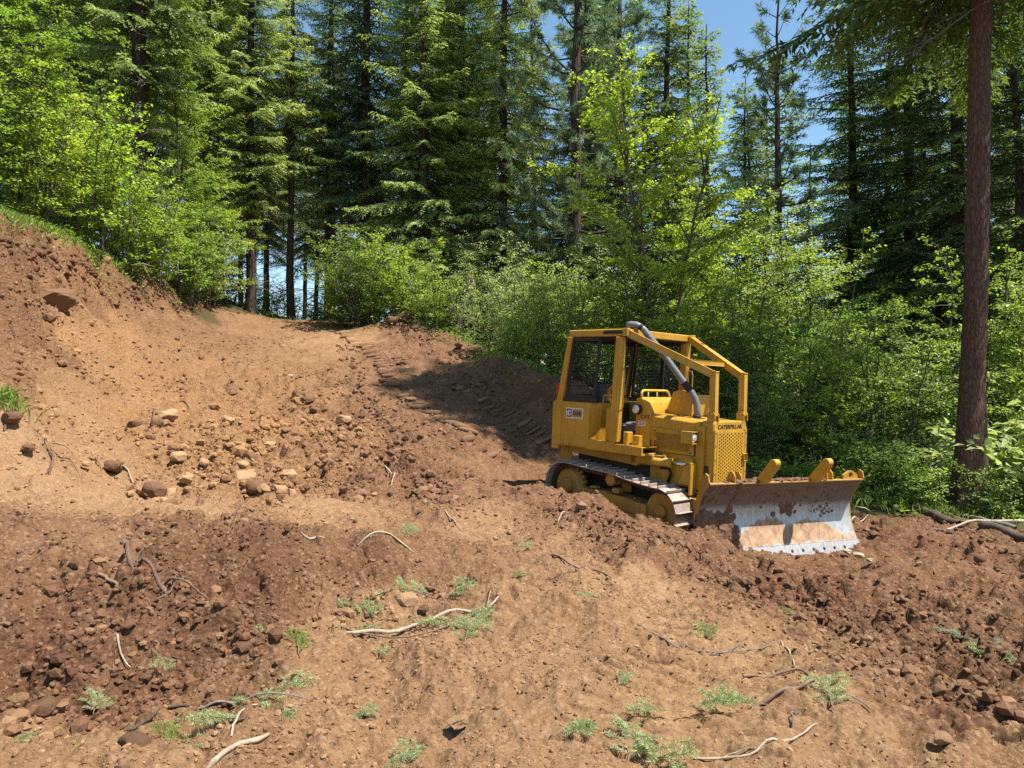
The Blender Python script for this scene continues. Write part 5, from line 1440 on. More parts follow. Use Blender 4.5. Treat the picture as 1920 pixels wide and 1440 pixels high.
    MB().tube([(-1.34, -.755, 1.56), (-1.40, -.755, 1.60), (-1.42, -.755, 1.56), (-1.39, -.755, 1.51), (-1.36, -.755, 1.52)], .012, 8).done("rear_ring", 'grease', root)
    rl = MB().lathe((-1.335, -.66, 1.80), (.1, 0, 1), [(.02, -.10), (.052, -.09), (.055, .06), (.035, .09)], 18).done("red_can", 'red', root)
    MB().cyl((-1.325, -.66, 1.89), (-1.325, -.66, 1.935), .016, None, 10).done("valve", 'grease', rl)
    MB().box(-1.42, -1.15, -.30, .30, .35, .75, .02).done("drawbar", 'yellow_dirty', root)
    for s in (-1, 1): MB().prism([(-1.33, .62), (-1.33, .95), (-1.22, .95), (-1.08, .80), (-1.08, .62)], 'y', s * .585 - .015, s * .585 + .015, .004).done("fender_stay", 'yellow_dirty', root)
    # ---- undercarriage
    SP, ID = (-.97, .385), (.71, .272); RS, RI = .335, .300
    for s in (-1, 1):
        yc = s * .708
        # closed path of the shoe base: sprocket and idler joined by straight runs, slack over the carrier roller
        def path():
            d = np.array(ID) - np.array(SP); L = np.hypot(*d); base = math.atan2(d[1], d[0]); off = math.acos((RS - RI) / L)
            a_top, a_bot = base + off, base - off
            P = []
            for a in np.linspace(a_top, a_bot + 2 * PI, 26): P.append((SP[0] + RS * math.cos(a), SP[1] + RS * math.sin(a)))
            p0 = np.array(P[-1]); p1 = np.array((ID[0] + RI * math.cos(a_bot), ID[1] + RI * math.sin(a_bot)))
            for q in np.linspace(0, 1, 14)[1:-1]: P.append(tuple(p0 + (p1 - p0) * q))
            for a in np.linspace(a_bot, a_top, 22): P.append((ID[0] + RI * math.cos(a), ID[1] + RI * math.sin(a)))
            p0 = np.array(P[-1]); p1 = np.array(P[0])
            for q in np.linspace(0, 1, 30)[1:-1]:
                z = p0 + (p1 - p0) * q; z[1] += .030 * math.sin(q * PI) ** .5 * (1 if q > .5 else q * 2) - .012 * abs(math.sin(2 * PI * q)); P.append(tuple(z))
            return np.array(P + [P[0]])
        P = path(); seg = np.hypot(*(P[1:] - P[:-1]).T); cum = np.r_[0, np.cumsum(seg)]; tot = cum[-1]; n = 38
        pitch = tot / n
        sm = MB()
        hw = .205
        sm.prism([(-pitch * .47, 0), (pitch * .40, 0), (pitch * .49, .010), (pitch * .40, .013), (-pitch * .36, .013), (-pitch * .385, .048), (-pitch * .47, .050), (-pitch * .50, .012)], 'y', -hw, hw, .003)
        bmesh.ops.recalc_face_normals(sm.bm, faces=sm.bm.faces)
        shoe = bpy.data.meshes.new("track_shoe"); sm.bm.to_mesh(shoe); sm.bm.free(); shoe.materials.append(M['track'])
        lm = MB()
        for o in (-.075, .075): lm.prism([(-pitch * .52, -.055), (-pitch * .40, -.075), (pitch * .30, -.075), (pitch * .50, -.06), (pitch * .50, -.03), (pitch * .30, -.005), (-pitch * .40, -.005), (-pitch * .52, -.02)], 'y', o - .016, o + .016, .004)
        lm.cyl((0, -.11, -.042), (0, .11, -.042), .024, None, 10)
        bmesh.ops.recalc_face_normals(lm.bm, faces=lm.bm.faces)
        linkm = bpy.data.meshes.new("chain_link"); lm.bm.to_mesh(linkm); lm.bm.free(); linkm.materials.append(M['grease'])
        tr = empty("track"); tr.parent = root
        for k in range(n):
            d = (k + .5) * pitch; c = np.array([np.interp(d, cum, P[:, 0]), np.interp(d, cum, P[:, 1])])
            e = .04; a_ = np.array([np.interp((d - e) % tot, cum, P[:, 0]), np.interp((d - e) % tot, cum, P[:, 1])]); b_ = np.array([np.interp((d + e) % tot, cum, P[:, 0]), np.interp((d + e) % tot, cum, P[:, 1])])
            tg = b_ - a_; ang = math.atan2(tg[1], tg[0])
            # the path runs counter-clockwise seen from +y... outward normal points away from the loop
            for nm, me in (("track_shoe", shoe), ("chain_link", linkm)):
                o = bpy.data.objects.new(nm, me); COL.objects.link(o); o.parent = tr
                o.matrix_local = Matrix.Translation((c[0], yc, c[1])) @ Matrix.Rotation(-ang, 4, 'Y') @ Matrix.Rotation(PI, 4, 'X')
        # sprocket with teeth, idler, rollers
        sp = MB(); yi = yc
        sp.lathe((SP[0], yi, SP[1]), (0, s, 0), [(.05, -.07), (.25, -.07), (.265, -.03), (.265, .03), (.235, .07), (.20, .085), (.12, .085), (.11, .13), (.095, .145), (.03, .150)], 34)
        for k in range(23):
            a = 2 * PI * k / 23
            sp.box(.255, .305, yi - .028, yi + .028, -.020, .020, .006, Matrix.Translation((SP[0], 0, SP[1])) @ Matrix.Rotation(-a, 4, 'Y'))
        sp = sp.done("sprocket", 'yellow_dirty', root)
        for k in range(7):
            a = 2 * PI * k / 7; MB().cyl((SP[0] + .075 * math.cos(a), yc + s * .132, SP[1] + .075 * math.sin(a)), (SP[0] + .075 * math.cos(a), yc + s * .156, SP[1] + .075 * math.sin(a)), .013, None, 6).done("bolt", 'yellow_dirty', sp)
        MB().lathe((ID[0], yc, ID[1]), (0, s, 0), [(.04, -.08), (.235, -.08), (.245, -.05), (.265, -.03), (.265, .03), (.245, .05), (.235, .08), (.15, .065), (.09, .065), (.085, .11), (.03, .115)], 34).done("idler", 'yellow_dirty', root)
        MB().lathe((-.14, yc, .575), (0, s, 0), [(.03, -.10), (.075, -.10), (.075, -.03), (.052, -.02), (.052, .06), (.082, .075), (.082, .11), (.05, .125), (.02, .13)], 22).done("carrier_roller", 'yellow_dirty', root)
        MB().cyl((-.14, s * .40, .575), (-.14, yc - s * .08, .575), .03).box(-.22, -.06, min(s * .42, s * .47), max(s * .42, s * .47), .38, .62, .01).done("roller_bracket", 'yellow_dirty', root)
        tf = MB()
        tf.prism([(-.80, .30), (-.74, .395), (-.20, .405), (-.14, .375), (.25, .365), (.34, .33), (.50, .33), (.50, .17), (-.80, .17)], 'y', yc - .13, yc + .135, .012)
        tf.prism([(-.66, .175), (-.60, .04), (.62, -.005), (.78, .02), (.83, .10), (.80, .20), (.55, .21), (.50, .175)], 'y', yc + s * .155 - .012, yc + s * .155 + .012, .004)
        tf.prism([(-.66, .175), (-.60, .04), (.62, -.005), (.78, .02), (.83, .10), (.80, .20), (.55, .21), (.50, .175)], 'y', yc - s * .155 - .012, yc - s * .155 + .012, .004)
        tf.done("track_frame", 'yellow_dirty', root)
        MB().box(-.10, .02, min(yc, yc + s * .12), max(yc, yc + s * .12), .405, .47, .012).done("frame_cover", 'yellow_dirty', root)
        MB().box(-.52, -.40, min(yc, yc + s * .10), max(yc, yc + s * .10), .41, .445, .01).done("frame_cover", 'yellow_dirty', root)
        for x in (-.52, -.28, -.04, .20, .44):
            MB().lathe((x, yc, .115 - .038 * x), (0, s, 0), [(.03, -.10), (.09, -.10), (.09, -.05), (.07, -.04), (.07, .04), (.09, .05), (.09, .10), (.03, .11)], 16).done("track_roller", 'grease', root)
        # push arm, lift cylinder with its rod, lever on the frame
        MB().beam((.60, s * .46, .46), (1.62 if s < 0 else 1.86, s * .56, .32), .09, .13, .012).done("push_arm", 'yellow_dirty', root)
        cy = MB(); cy.cyl((.13, s * .54, .865), (.66, s * .54, .885), .058, None, 22).lathe((.66, s * .54, .885), (1, 0, .03), [(.066, -.03), (.066, .015), (.03, .02)], 22).lathe((.14, s * .54, .865), (1, 0, .03), [(.066, -.02), (.066, .02)], 22)
        cy = cy.done("lift_cylinder", Y, root)
        MB().cyl((.66, s * .54, .886), (.90, s * .54, .893), .022, None, 14).done("rod", 'chrome', cy)
        MB().tube([(.22, s * .54, .945), (.50, s * .54, .955), (.56, s * .54, .955), (.60, s * .54, .925)], .013, 8).lathe((.55, s * .54, .955), (0, 0, 1), [(.024, -.02), (.024, .022)], 12).done("hose_pipe", Y, cy)
        MB().box(.02, .14, min(s * .44, s * .60), max(s * .44, s * .60), .79, .94, .012).done("cylinder_mount", Y, root)
        lv = MB(); lv.prism([(.87, .97), (.95, .97), (.975, .90), (.95, .82), (.93, .62), (.76, .62), (.80, .70), (.85, .82), (.845, .92)], 'y', s * .50 - .02, s * .50 + .02, .006)
        lv.lathe((.905, s * .48, .895), (0, s, 0), [(.058, 0), (.058, .05), (.03, .055)], 18)
        lv.done("lift_lever", Y, root)
        MB().box(.955, .985, min(s * .44, s * .56), max(s * .44, s * .56), .50, .92, .004).done("lever_guard", Y, root)
        MB().tube([(.55, s * .45, .60), (.62, s * .47, .74), (.58, s * .48, .80), (.46, s * .50, .80)], .020, 8).done("hose", 'rubber_black', root)
    # ---- blade, angled on its frame
    ang = math.radians(-18.415)
    bl = empty("blade", (2.02, 0, 0), (0, 0, ang)); bl.parent = root
    hw = 1.222
    prof = [(.03, .772), (-.015, .715), (-.075, .63), (-.125, .54), (-.150, .45), (-.155, .36), (-.14, .27), (-.112, .18), (-.075, .10), (-.04, .035), (-.012, -.02)]
    ys = np.linspace(-hw, hw, 30)
    px_, pz_ = np.array(prof).T
    tt = np.linspace(0, len(prof) - 1, 36); fx = np.interp(tt, range(len(prof)), px_); fz = np.interp(tt, range(len(prof)), pz_)
    G = np.stack([np.repeat(fx[:, None], 30, 1), np.repeat(ys[None], 36, 0), np.repeat(fz[:, None], 30, 1)], -1)
    TH = np.zeros_like(G); TH[..., 0] = -.020
    MB().grid(G, TH).done("moldboard", 'blade', bl)
    MB().box(-.035, .045, -hw - .004, hw + .004, .7725, .790, .003).done("top_rail", 'yellow_dirty', bl)
    cut = [(-.012, -.012), (.055, -.150), (.038, -.158), (-.036, -.025)]
    for k in range(3):
        a, b = (-hw - .03, -.62, .62, hw + .03)[k:k + 2]; MB().prism(cut, 'y', a + .002, b - .002, .002).done("cutting_edge", 'blade', bl)
    for y in np.linspace(-hw + .08, hw - .08, 14): MB().lathe((.0215, y, -.08), (.9, 0, .44), [(.022, -.006), (.020, .004), (.008, .006)], 10).done("plow_bolt", 'grease', bl)
    for s in (-1, 1):
        pr = [(.045, .80), (.02, .885), (-.03, .905), (-.075, .86), (-.09, .80), (-.17, .62), (-.215, .45), (-.215, .30), (-.16, .10), (-.06, -.06), (.03, -.13), (-.02, -.02), (-.085, .10), (-.145, .27), (-.16, .40), (-.13, .54), (-.08, .63), (-.02, .715), (.03, .77)]
        MB().prism(pr, 'y', s * (hw + .0) , s * (hw + .022), .003).done("end_plate", 'yellow_dirty', bl)
    # corner lugs with an eye, brackets and the two rake fingers along the top edge
    lug = MB(); y0 = 1.02
    pts = [(y0 - .20, .79), (y0 - .05, .875), (y0 - .02, .892), (y0 + .04, .895), (y0 + .075, .88), (y0 + .20, .79)]
    n = 16; ring = [(y0 + .015 + .034 * math.cos(2 * PI * k / n), .842 + .034 * math.sin(2 * PI * k / n)) for k in range(n)]
    for xa, xb in ((-.02, .012),):
        # plate with a round eye: the outline is joined to the eye by a fan of quads
        outl = []
        for k in range(n):
            a = 2 * PI * k / n; d = Vector((math.cos(a), math.sin(a))); best = None
            for (p, q) in zip(pts, pts[1:] + pts[:1]):
                e = Vector((q[0] - p[0], q[1] - p[1])); w_ = Vector((p[0] - (y0 + .015), p[1] - .842)); den = d.x * e.y - d.y * e.x
                if abs(den) < 1e-9: continue
                t_ = (w_.x * e.y - w_.y * e.x) / den; u_ = (w_.x * d.y - w_.y * d.x) / den
                if t_ > 0 and -.001 <= u_ <= 1.001 and (best is None or t_ < best): best = t_
            outl.append((y0 + .015 + d.x * best, .842 + d.y * best))
        for k in range(n):
            k2 = (k + 1) % n; lug.prism([ring[k], outl[k], outl[k2], ring[k2]], 'x', xa, xb, 0)
    lug.done("lifting_lug", Y, bl)
    for y in (-.80, .66):
        for o in (-.05, .04): MB().prism([(-.13, .79), (-.10, .87), (-.06, .915), (-.01, .915), (.03, .87), (.04, .79)], 'y', y + o - .008, y + o + .008, .002).done("bracket", Y, bl)
    for y in (-.46, .37):
        f = MB()
        a = Vector((-.10, y, .62)); c = Vector((.27, y, 1.06)); d = (c - a).normalized(); nrm = Vector((-d.z, 0, d.x))
        pr = []
        for q, w_ in ((.20, .055), (.42, .055), (.48, .062), (.95, .052)):
            p = a + (c - a) * q; pr.append((p.x + nrm.x * w_, p.z + nrm.z * w_))
        for th in np.linspace(80, -80, 7):
            p = a + (c - a) * .96; v = nrm * math.sin(math.radians(th)) + d * math.cos(math.radians(th)); pr.append((p.x + v.x * .052, p.z + v.z * .052))
        for q, w_ in ((.95, .052), (.48, .062), (.42, .05)):
            p = a + (c - a) * q; pr.append((p.x - nrm.x * w_, p.z - nrm.z * w_))
        f.prism(pr, 'y', y - .042, y + .042, .010)
        f.done("rake_finger", Y, bl)
    MB().box(-.40, -.20, -1.0, 1.0, .20, .36, .02).done("back_beam", 'yellow_dirty', bl)
    MB().box(-.36, -.21, -.85, .85, .50, .60, .02).done("back_beam", 'yellow_dirty', bl)
    MB().prism([(1.34, .25), (1.34, .42), (1.50, .42), (1.50, .25)], 'y', -.62, .62, .02).done("cross_frame", 'yellow_dirty', root)
    # mud and soil stuck to the blade and lying on top of it
    rg = np.random.default_rng(3); bv, bf = grow_ico(2); Vs, Fs = [], []; k0 = 0
    spots = [(rg.uniform(-1.18, -.72), rg.uniform(.0, .40), rg.uniform(.02, .075)) for _ in range(120)]
    spots += [(rg.normal(-.98, .12), rg.normal(.2, .10), rg.uniform(.03, .09)) for _ in range(50)]
    spots += [(rg.normal(.12, .06), rg.normal(.40, .05), rg.uniform(.015, .04)) for _ in range(34)]
    spots += [(rg.normal(.74, .10), rg.normal(.37, .035), rg.uniform(.006, .018)) for _ in range(40)]
    spots += [(rg.uniform(-.95, .9), rg.uniform(.45, .70), rg.uniform(.008, .024)) for _ in range(60)]
    spots += [(rg.uniform(-1.0, .6), 9, rg.uniform(.015, .055)) for _ in range(70)]
    for y, z, r in spots:
        if z == 9: x, z, sq = rg.uniform(-.05, .02), .795, (1, 1.3, .7)
        else: x, sq = float(np.interp(-z, -pz_, px_)), (.32, 1.15, 1.15)
        z = max(z, -.02)
        P = bv * rg.uniform(.6, 1.25, (len(bv), 1)) * r * np.array(sq) * rg.uniform(.7, 1.3, 3) + np.array([x, y, z])
        Vs.append(P); Fs.append(bf + k0); k0 += len(bv)
    o = link("stuck_mud", np_mesh("stuck_mud", np.concatenate(Vs), np.concatenate(Fs), False, None, M['mud']), None, bl)
    tag(o, kind='stuff')
    return root
M['mud'] = clod_material("mud", (.20, .105, .062), (.10, .052, .033), (.26, .145, .085), 20)
DOZER = bulldozer()
# ---------------------------------------------------------------- small things on the ground
def rock_mesh(name, seed, sub=3, flat=.75, ang=.5):
    rg = np.random.default_rng(seed); v, f = grow_ico(sub)
    v = v.copy()
    for _ in range(9):                                            # chop facets
        n = rg.normal(0, 1, 3); n /= np.linalg.norm(n); d = v @ n; c = rg.uniform(.55, .85)
        v -= np.maximum(d - c, 0)[:, None] * n * ang * 1.7
    v *= 1 + .22 * (fbm(v[:, 0] * 2 + v[:, 2] + 9, v[:, 1] * 2 - v[:, 2] + 5, seed, 3) - .5)[:, None] + .10 * (fbm(v[:, 0] * 7 + v[:, 2] * 5, v[:, 1] * 7 - v[:, 2] * 4, seed + 3, 2) - .5)[:, None]
    return np_mesh(name, v * np.array([1, .85, flat]), f, False)
ROCKS = [rock_mesh("rock", s, 3, fl, an) for s, fl, an in ((1, .75, .6), (2, .6, .7), (3, .85, .45), (4, .5, .8), (5, .7, .5))]

def rocks():
    rr = random.Random(4)
    G1, G2, G3 = "rocks at the foot of the slope", "stones and clods on the lower ground", "clods on the bank and the crest"
    B, T, P = 'rock_brown', 'rock_tan', 'rock_pale'
    L = [(210, 889, 46, B, 0, G1, "dark square-edged rock beside a short stick at the foot of the slope"),
         (290, 932, 46, B, 2, G1, "dark brown rock at the low end of the rock row, nearest the dark mound"),
         (352, 910, 34, T, 1, G1, "tan rock in the rock row, just up from the dark brown end rock"),
         (412, 915, 34, T, 3, G1, "flat tan rock near the middle of the rock row"),
         (462, 908, 62, T, 1, G1, "broadest tan rock of the row at the foot of the slope"),
         (483, 930, 44, B, 2, G1, "rounded brown rock in front of the broadest tan rock"),
         (522, 934, 36, T, 0, G1, "tan rock between two brown rocks in the rock row"),
         (563, 924, 34, B, 4, G1, "round brown rock at the far end of the rock row, with a black shadow"),
         (535, 905, 46, T, 3, G1, "low tan rock behind the far end of the rock row"),
         (470, 873, 34, B, 0, G1, "pointed rock on the slope above the broadest tan rock"),
         (455, 885, 30, T, 4, G1, "small tan rock pressed against the pointed rock"),
         (508, 845, 30, T, 1, G1, "flat tan stone half-way up the rubble, above the rock row"),
         (335, 868, 34, T, 2, G1, "tan rounded rock on the slope above the dark square-edged rock"),
         (383, 878, 26, T, 0, G1, "small tan rock above the rock row, near its middle"),
         (430, 800, 26, T, 4, G1, "tan stone among crumbs high in the rubble field"),
         (318, 790, 46, T, 1, G1, "tan boulder beside the small dark hollow on the slope"),
         (295, 808, 34, B, 0, G1, "dark clod right under the small hollow on the slope"),
         (248, 806, 36, B, 3, G1, "blackish clod at the edge of the small hollow on the slope"),
         (575, 762, 34, B, 0, G1, "large dark clod in the cluster high on the slope"),
         (560, 748, 24, B, 2, G1, "smaller dark clod on top of the cluster high on the slope"),
         (588, 778, 20, B, 4, G1, "lowest dark clod of the cluster high on the slope"),
         (437, 745, 18, B, 1, G1, "single dark stone on the bare tan slope"),
         (640, 799, 44, T, 3, G1, "long smooth tan stone on the windrow crest"),
         (545, 712, 14, P, 0, G1, "small pale stone high on the tan slope"),
         (687, 808, 20, B, 2, G1, "dark clod by the crease below the long smooth stone"),
         (732, 860, 22, B, 4, G1, "dark clod above the pale curved stick"),
         (700, 940, 26, T, 1, G1, "tan stone at the lower edge of the windrow"),
         (735, 938, 20, B, 0, G1, "brown stone next to the tan stone at the lower windrow edge"),
         (812, 932, 24, B, 2, G1, "dark clod at the windrow foot, toward the bulldozer"),
         (252, 1415, 66, B, 4, G2, "large rough brown clod lying at the bottom edge of the dirt"),
         (62, 1350, 90, B, 3, G2, "broad brown lump of soil under the dark mound, at the left"),
         (475, 1240, 30, B, 0, G2, "brown clod with a black hollow at the tip of the dark mound"),
         (765, 1140, 48, T, 2, G2, "sandy lump in the middle of the fir sprigs"),
         (790, 1156, 34, B, 3, G2, "thin tilted slab of brown wood-like stone beside the sandy lump"),
         (480, 1358, 24, B, 0, G2, "dark clod beside the sprig under the long grey twig"),
         (400, 1408, 44, T, 3, G2, "flat tan slab near the stout pale stick at the bottom"),
         (855, 1375, 50, T, 3, G2, "flat reddish stone sunk in the lower middle ground"),
         (1765, 1407, 42, T, 4, G2, "smooth tan stone with a dark shadow at the lower right"),
         (1722, 1201, 34, P, 0, G2, "pale yellowish stone at the edge of the dark windrow"),
         (1725, 1228, 26, P, 3, G2, "pale flake of wood-like stone just below the pale yellowish stone"),
         (1694, 1238, 26, B, 2, G2, "dark clod left of the pale flake"),
         (1772, 1236, 20, B, 0, G2, "small dark clod right of the pale flake"),
         (1562, 1250, 22, B, 2, G2, "single dark clod on the light ground below the windrow"),
         (1590, 1042, 20, P, 3, G2, "pale flat stone nearest the blade's low corner"),
         (1612, 1050, 24, P, 1, G2, "largest pale flat stone off the blade's low corner"),
         (1632, 1058, 18, P, 3, G2, "pale flat stone furthest from the blade's low corner"),
         (1733, 1023, 26, B, 0, G2, "dark pointed clod on the soil behind the blade's far side"),
         (1838, 1058, 26, B, 2, G2, "dark round clod toward the right edge, below the fallen branches"),
         (1880, 1028, 34, B, 4, G2, "big dark clod by the dark log at the right edge"),
         (1640, 1012, 22, B, 1, G2, "brown clod close to the pale stick beside the blade"),
         (1480, 1110, 26, B, 0, G2, "dark clod on the windrow in front of the blade"),
         (1380, 1120, 28, B, 2, G2, "dark clod at the near foot of the windrow in front of the blade"),
         (1660, 1180, 30, B, 4, G2, "brown lump on the windrow crest, middle right"),
         (1725, 1165, 36, B, 0, G2, "large dark lump on the windrow crest, middle right"),
         (1800, 1210, 30, B, 2, G2, "dark lump on the windrow nearer the right edge"),
         (1640, 1175, 22, B, 1, G2, "small lump beside the brown lump on the windrow"),
         (105, 566, 84, B, 1, G3, "big dark block of soil broken out of the bank"),
         (757, 604, 46, B, 3, G3, "dark lump of soil on top of the heap at the crest"),
         (735, 609, 30, B, 0, G3, "smaller lump beside the dark lump on the crest heap"),
         (632, 600, 30, B, 2, G3, "clod at the low end of the crest heap"),
         (860, 655, 20, B, 4, G3, "clod on the berm above the steep part of the road"),
         (20, 795, 40, B, 0, G3, "dark chunk of wood-like soil stuck in the grey hummock at the left"),
         (48, 848, 30, B, 3, G3, "flat dark stone in the grey hummock at the left"),
         (160, 880, 16, T, 2, G3, "small tan stone between the grey hummock and the dark square-edged rock")]
    for u, v, w, m, k, g, lb in L:
        p = ground_at(u, v); s = w / F_PX * p[1] / 2
        me = ROCKS[k]
        if len(me.materials) == 0: me.materials.append(M[m])
        o = bpy.data.objects.new("clod" if ('clod' in lb or 'lump' in lb or 'soil' in lb) else "rock", me); COL.objects.link(o)
        if me.materials[0] != M[m]: o.material_slots[0].link = 'OBJECT'; o.material_slots[0].material = M[m]
        nn = nrm_at(p[0], p[1]); o.location = Vector((p[0], p[1], float(H0(p[:1], p[1:2])[0]) + (.03 if p[1] < 9 else .05))) + nn * s * (.30 if w < 60 else .12); o.scale = (s, s, s * rr.uniform(.85, 1.1)); o.rotation_euler = (rr.uniform(-.25, .25), rr.uniform(-.25, .25), rr.uniform(-.6, .6))
        tag(o, lb, "clod" if o.name.startswith("clod") else "rock", g)
rocks()

def lie(pts, r, arch=0.0, n=6, seed=0, wob=.005):
    """a stick laid on the ground through the given picture points -> smooth world polyline"""
    rg = np.random.default_rng(seed)
    W_ = np.array([ground_at(u, v) for u, v in pts])
    m = max(8, 4 * len(pts)); t = np.linspace(0, len(pts) - 1, m)
    P = np.stack([np.interp(t, range(len(pts)), W_[:, k]) for k in range(3)], -1)
    for _ in range(1): P[1:-1] = .25 * P[:-2] + .5 * P[1:-1] + .25 * P[2:]
    q = np.linspace(0, 1, m)
    P[:, :2] += np.cumsum(rg.normal(0, wob, (m, 2)), 0) * np.sin(q * PI)[:, None]
    top = H(P[:, 0], P[:, 1]); base = np.minimum(top, H0(P[:, 0], P[:, 1]) + .09)
    for _ in range(2): base[1:-1] = .25 * base[:-2] + .5 * base[1:-1] + .25 * base[2:]
    P[:, 2] = base + r * .75 + arch * np.sin(q * PI)
    return P
def stick(name, cat, label, mat, parts, group=None, n=7):
    """parts: list of (points, r0, r1, arch)"""
    T = Tubes()
    for i, (pts, r0, r1, arch) in enumerate(parts):
        P = lie(pts, r0, arch, seed=hash((round(pts[0][0]), i)) % 9999) if not isinstance(pts, np.ndarray) else pts
        m = len(P); rg = np.random.default_rng(i + m)
        R = np.linspace(r0, r1, m) * (.78 if name not in ('log', 'broken_sapling', 'fallen_branch') else 1) * rg.uniform(.88, 1.14, m); R[0] *= .6; R[-1] *= .5
        T.add(P, R, n)
    me = T.mesh(name, True, M[mat]); tag(link(name, me), label, cat, group)

def sticks():
    D = 'wood_dark'; Bn = 'wood_brown'; P = 'wood_pale'; Gy = 'bark_dead'
    g = "sticks and twigs scattered on the dirt"
    st = lambda lb, mat, parts, nm="stick": stick(nm, "branch" if nm == "branch" else nm.replace('_', ' '), lb, mat, parts, g)
    st("longest pale bare branch, curving through the middle of the fir sprigs", P, [([(650,1205),(720,1201),(800,1178),(870,1164),(930,1142),(985,1113)], .018, .009, .02), ([(905,1150),(925,1130),(942,1112)], .006, .003, .03)], "branch")
    st("thin brown bowed twig below the longest pale branch", Bn, [([(616,1184),(680,1204),(760,1215),(840,1196),(850,1192)], .009, .005, .03), ([(760,1215),(800,1225),(815,1230)], .005, .003, .0)], "twig")
    st("fine dark twig running through the upper fir sprigs", D, [([(690,1132),(780,1129),(850,1135)], .006, .003, .03)], "twig")
    st("short straight pale stick on the far side of the dark mound", P, [([(563,1021),(615,1019)], .014, .012, 0)])
    st("pale bent stick right of the short straight one on the dark mound", P, [([(672,1017),(730,1021),(776,1034)], .013, .008, .01)])
    st("brown crooked branch on the pale ground toward the bulldozer track", Bn, [([(1027,1048),(1065,1068),(1105,1076),(1155,1100)], .015, .010, .02), ([(1060,1068),(1085,1064),(1100,1073)], .008, .005, .02)], "branch")
    st("thin twig pointing from the brown crooked branch toward the sprigs", D, [([(985,1092),(1060,1090),(1090,1088)], .004, .003, .01)], "twig")
    st("short thick brown stick on the face of the dark mound", Bn, [([(160,1093),(190,1104),(224,1122)], .017, .012, 0)])
    st("dark forked root standing out of the dark mound", 'root', [([(240,1030),(229,1062),(233,1092),(252,1106)], .017, .022, .16), ([(262,1045),(268,1080),(288,1112),(312,1142)], .011, .021, .10), ([(300,1112),(335,1128),(395,1156)], .014, .007, .07), ([(312,1142),(330,1122),(346,1108)], .010, .004, .06), ([(312,1142),(300,1152),(290,1160)], .010, .004, .0), ([(268,1075),(262,1050),(272,1025)], .006, .003, .05), ([(235,1075),(255,1072),(268,1072)], .007, .006, .05)], "root")
    st("long straight grey twig over the sprigs at the lower left", Gy, [([(355,1337),(420,1330),(500,1327),(605,1331)], .009, .004, .03)], "twig")
    st("dark bark-covered stick joining the long straight grey twig", D, [([(238,1366),(295,1350),(356,1336)], .014, .010, .0)])
    st("pale hooked twig rising beside the sprigs at the lower left", P, [([(434,1415),(440,1388),(458,1370),(496,1355)], .008, .005, .02)], "twig")
    st("stout pale stick cut by the bottom edge of the picture", P, [([(388,1442),(450,1416),(505,1399)], .018, .014, 0)])
    st("fine curved twig sweeping over the light ground below the blade", Gy, [([(1203,1168),(1225,1194),(1290,1212),(1350,1220),(1410,1205)], .0055, .003, .01), ([(1330,1218),(1400,1222),(1466,1217)], .005, .003, .01)], "twig")
    st("long wavy pale twig at the bottom, right of the largest green sprig", P, [([(1300,1404),(1400,1406),(1450,1392),(1500,1372),(1533,1350)], .008, .006, .01), ([(1350,1405),(1380,1400),(1420,1402)], .004, .002, .02)], "twig")
    st("straight pale stick standing out on the light ground under the windrow", P, [([(1459,1195),(1475,1222),(1490,1252)], .008, .007, .01)])
    st("brown strip of bark curled on the light ground", Bn, [([(1393,1270),(1440,1263),(1490,1263),(1525,1280)], .014, .008, .01)], "bark_strip")
    st("darker rough strip of bark below the curled one", Bn, [([(1425,1307),(1480,1302),(1530,1296)], .017, .010, .01)], "bark_strip")
    st("small forked twig under the rough bark strip", Gy, [([(1485,1356),(1496,1345),(1502,1328)], .006, .004, .03)], "twig")
    st("thin whip lying along the grassy sprig at the lower right", Gy, [([(1560,1300),(1605,1317),(1650,1330)], .006, .003, .02)], "twig")
    st("short pale split stick at the edge of the windrow", P, [([(1558,1167),(1600,1169)], .010, .007, .0)])
    st("pale crooked stick against the far end of the blade", P, [([(1592,988),(1612,982),(1634,964)], .018, .012, .03)])
    st("short twig on the dark soil near the right edge", P, [([(1868,1128),(1888,1146)], .008, .006, .02), ([(1888,1146),(1878,1158)], .005, .003, .0)], "twig")
    st("upper of two dark twigs entering at the right edge", D, [([(1850,1258),(1890,1250),(1932,1247)], .005, .004, .04)], "twig")
    st("lower of two dark twigs entering at the right edge", D, [([(1865,1276),(1900,1274),(1935,1272)], .006, .004, .03)], "twig")
    st("pale curved stick upright on the windrow above the flat ground", P, [([(716,882),(735,897),(738,912),(733,921)], .016, .010, .05)])
    st("dark stick slanting in the hollow on the slope", D, [([(289,768),(283,795),(277,816)], .015, .010, .06)])
    st("short dark stick lying above the rubble on the slope", D, [([(333,757),(350,765),(366,773)], .018, .013, .02)])
    st("short brown stick leaning by the dark square-edged rock", Bn, [([(176,858),(182,876),(190,892)], .016, .010, .04)])
    st("tan stick on the other side of the dark square-edged rock", P, [([(226,876),(240,892),(252,908)], .015, .010, .02)])
    st("thin dark twig arching over the flat pale strip", D, [([(425,1000),(455,975),(490,960),(538,952)], .006, .003, .16), ([(470,985),(505,968),(535,958)], .004, .003, .08)], "twig")
    st("thin twig leaning on the dark mound under the arching twig", D, [([(490,1020),(505,1000),(515,988)], .006, .004, .05)], "twig")
    st("short straw-coloured stick on the ridge beside the track", P, [([(1046,972),(1068,957)], .010, .008, .05)])
    st("pale splinter at the foot of the ridge, toward the flat ground", P, [([(834,972),(852,984),(868,990)], .012, .006, .02)])
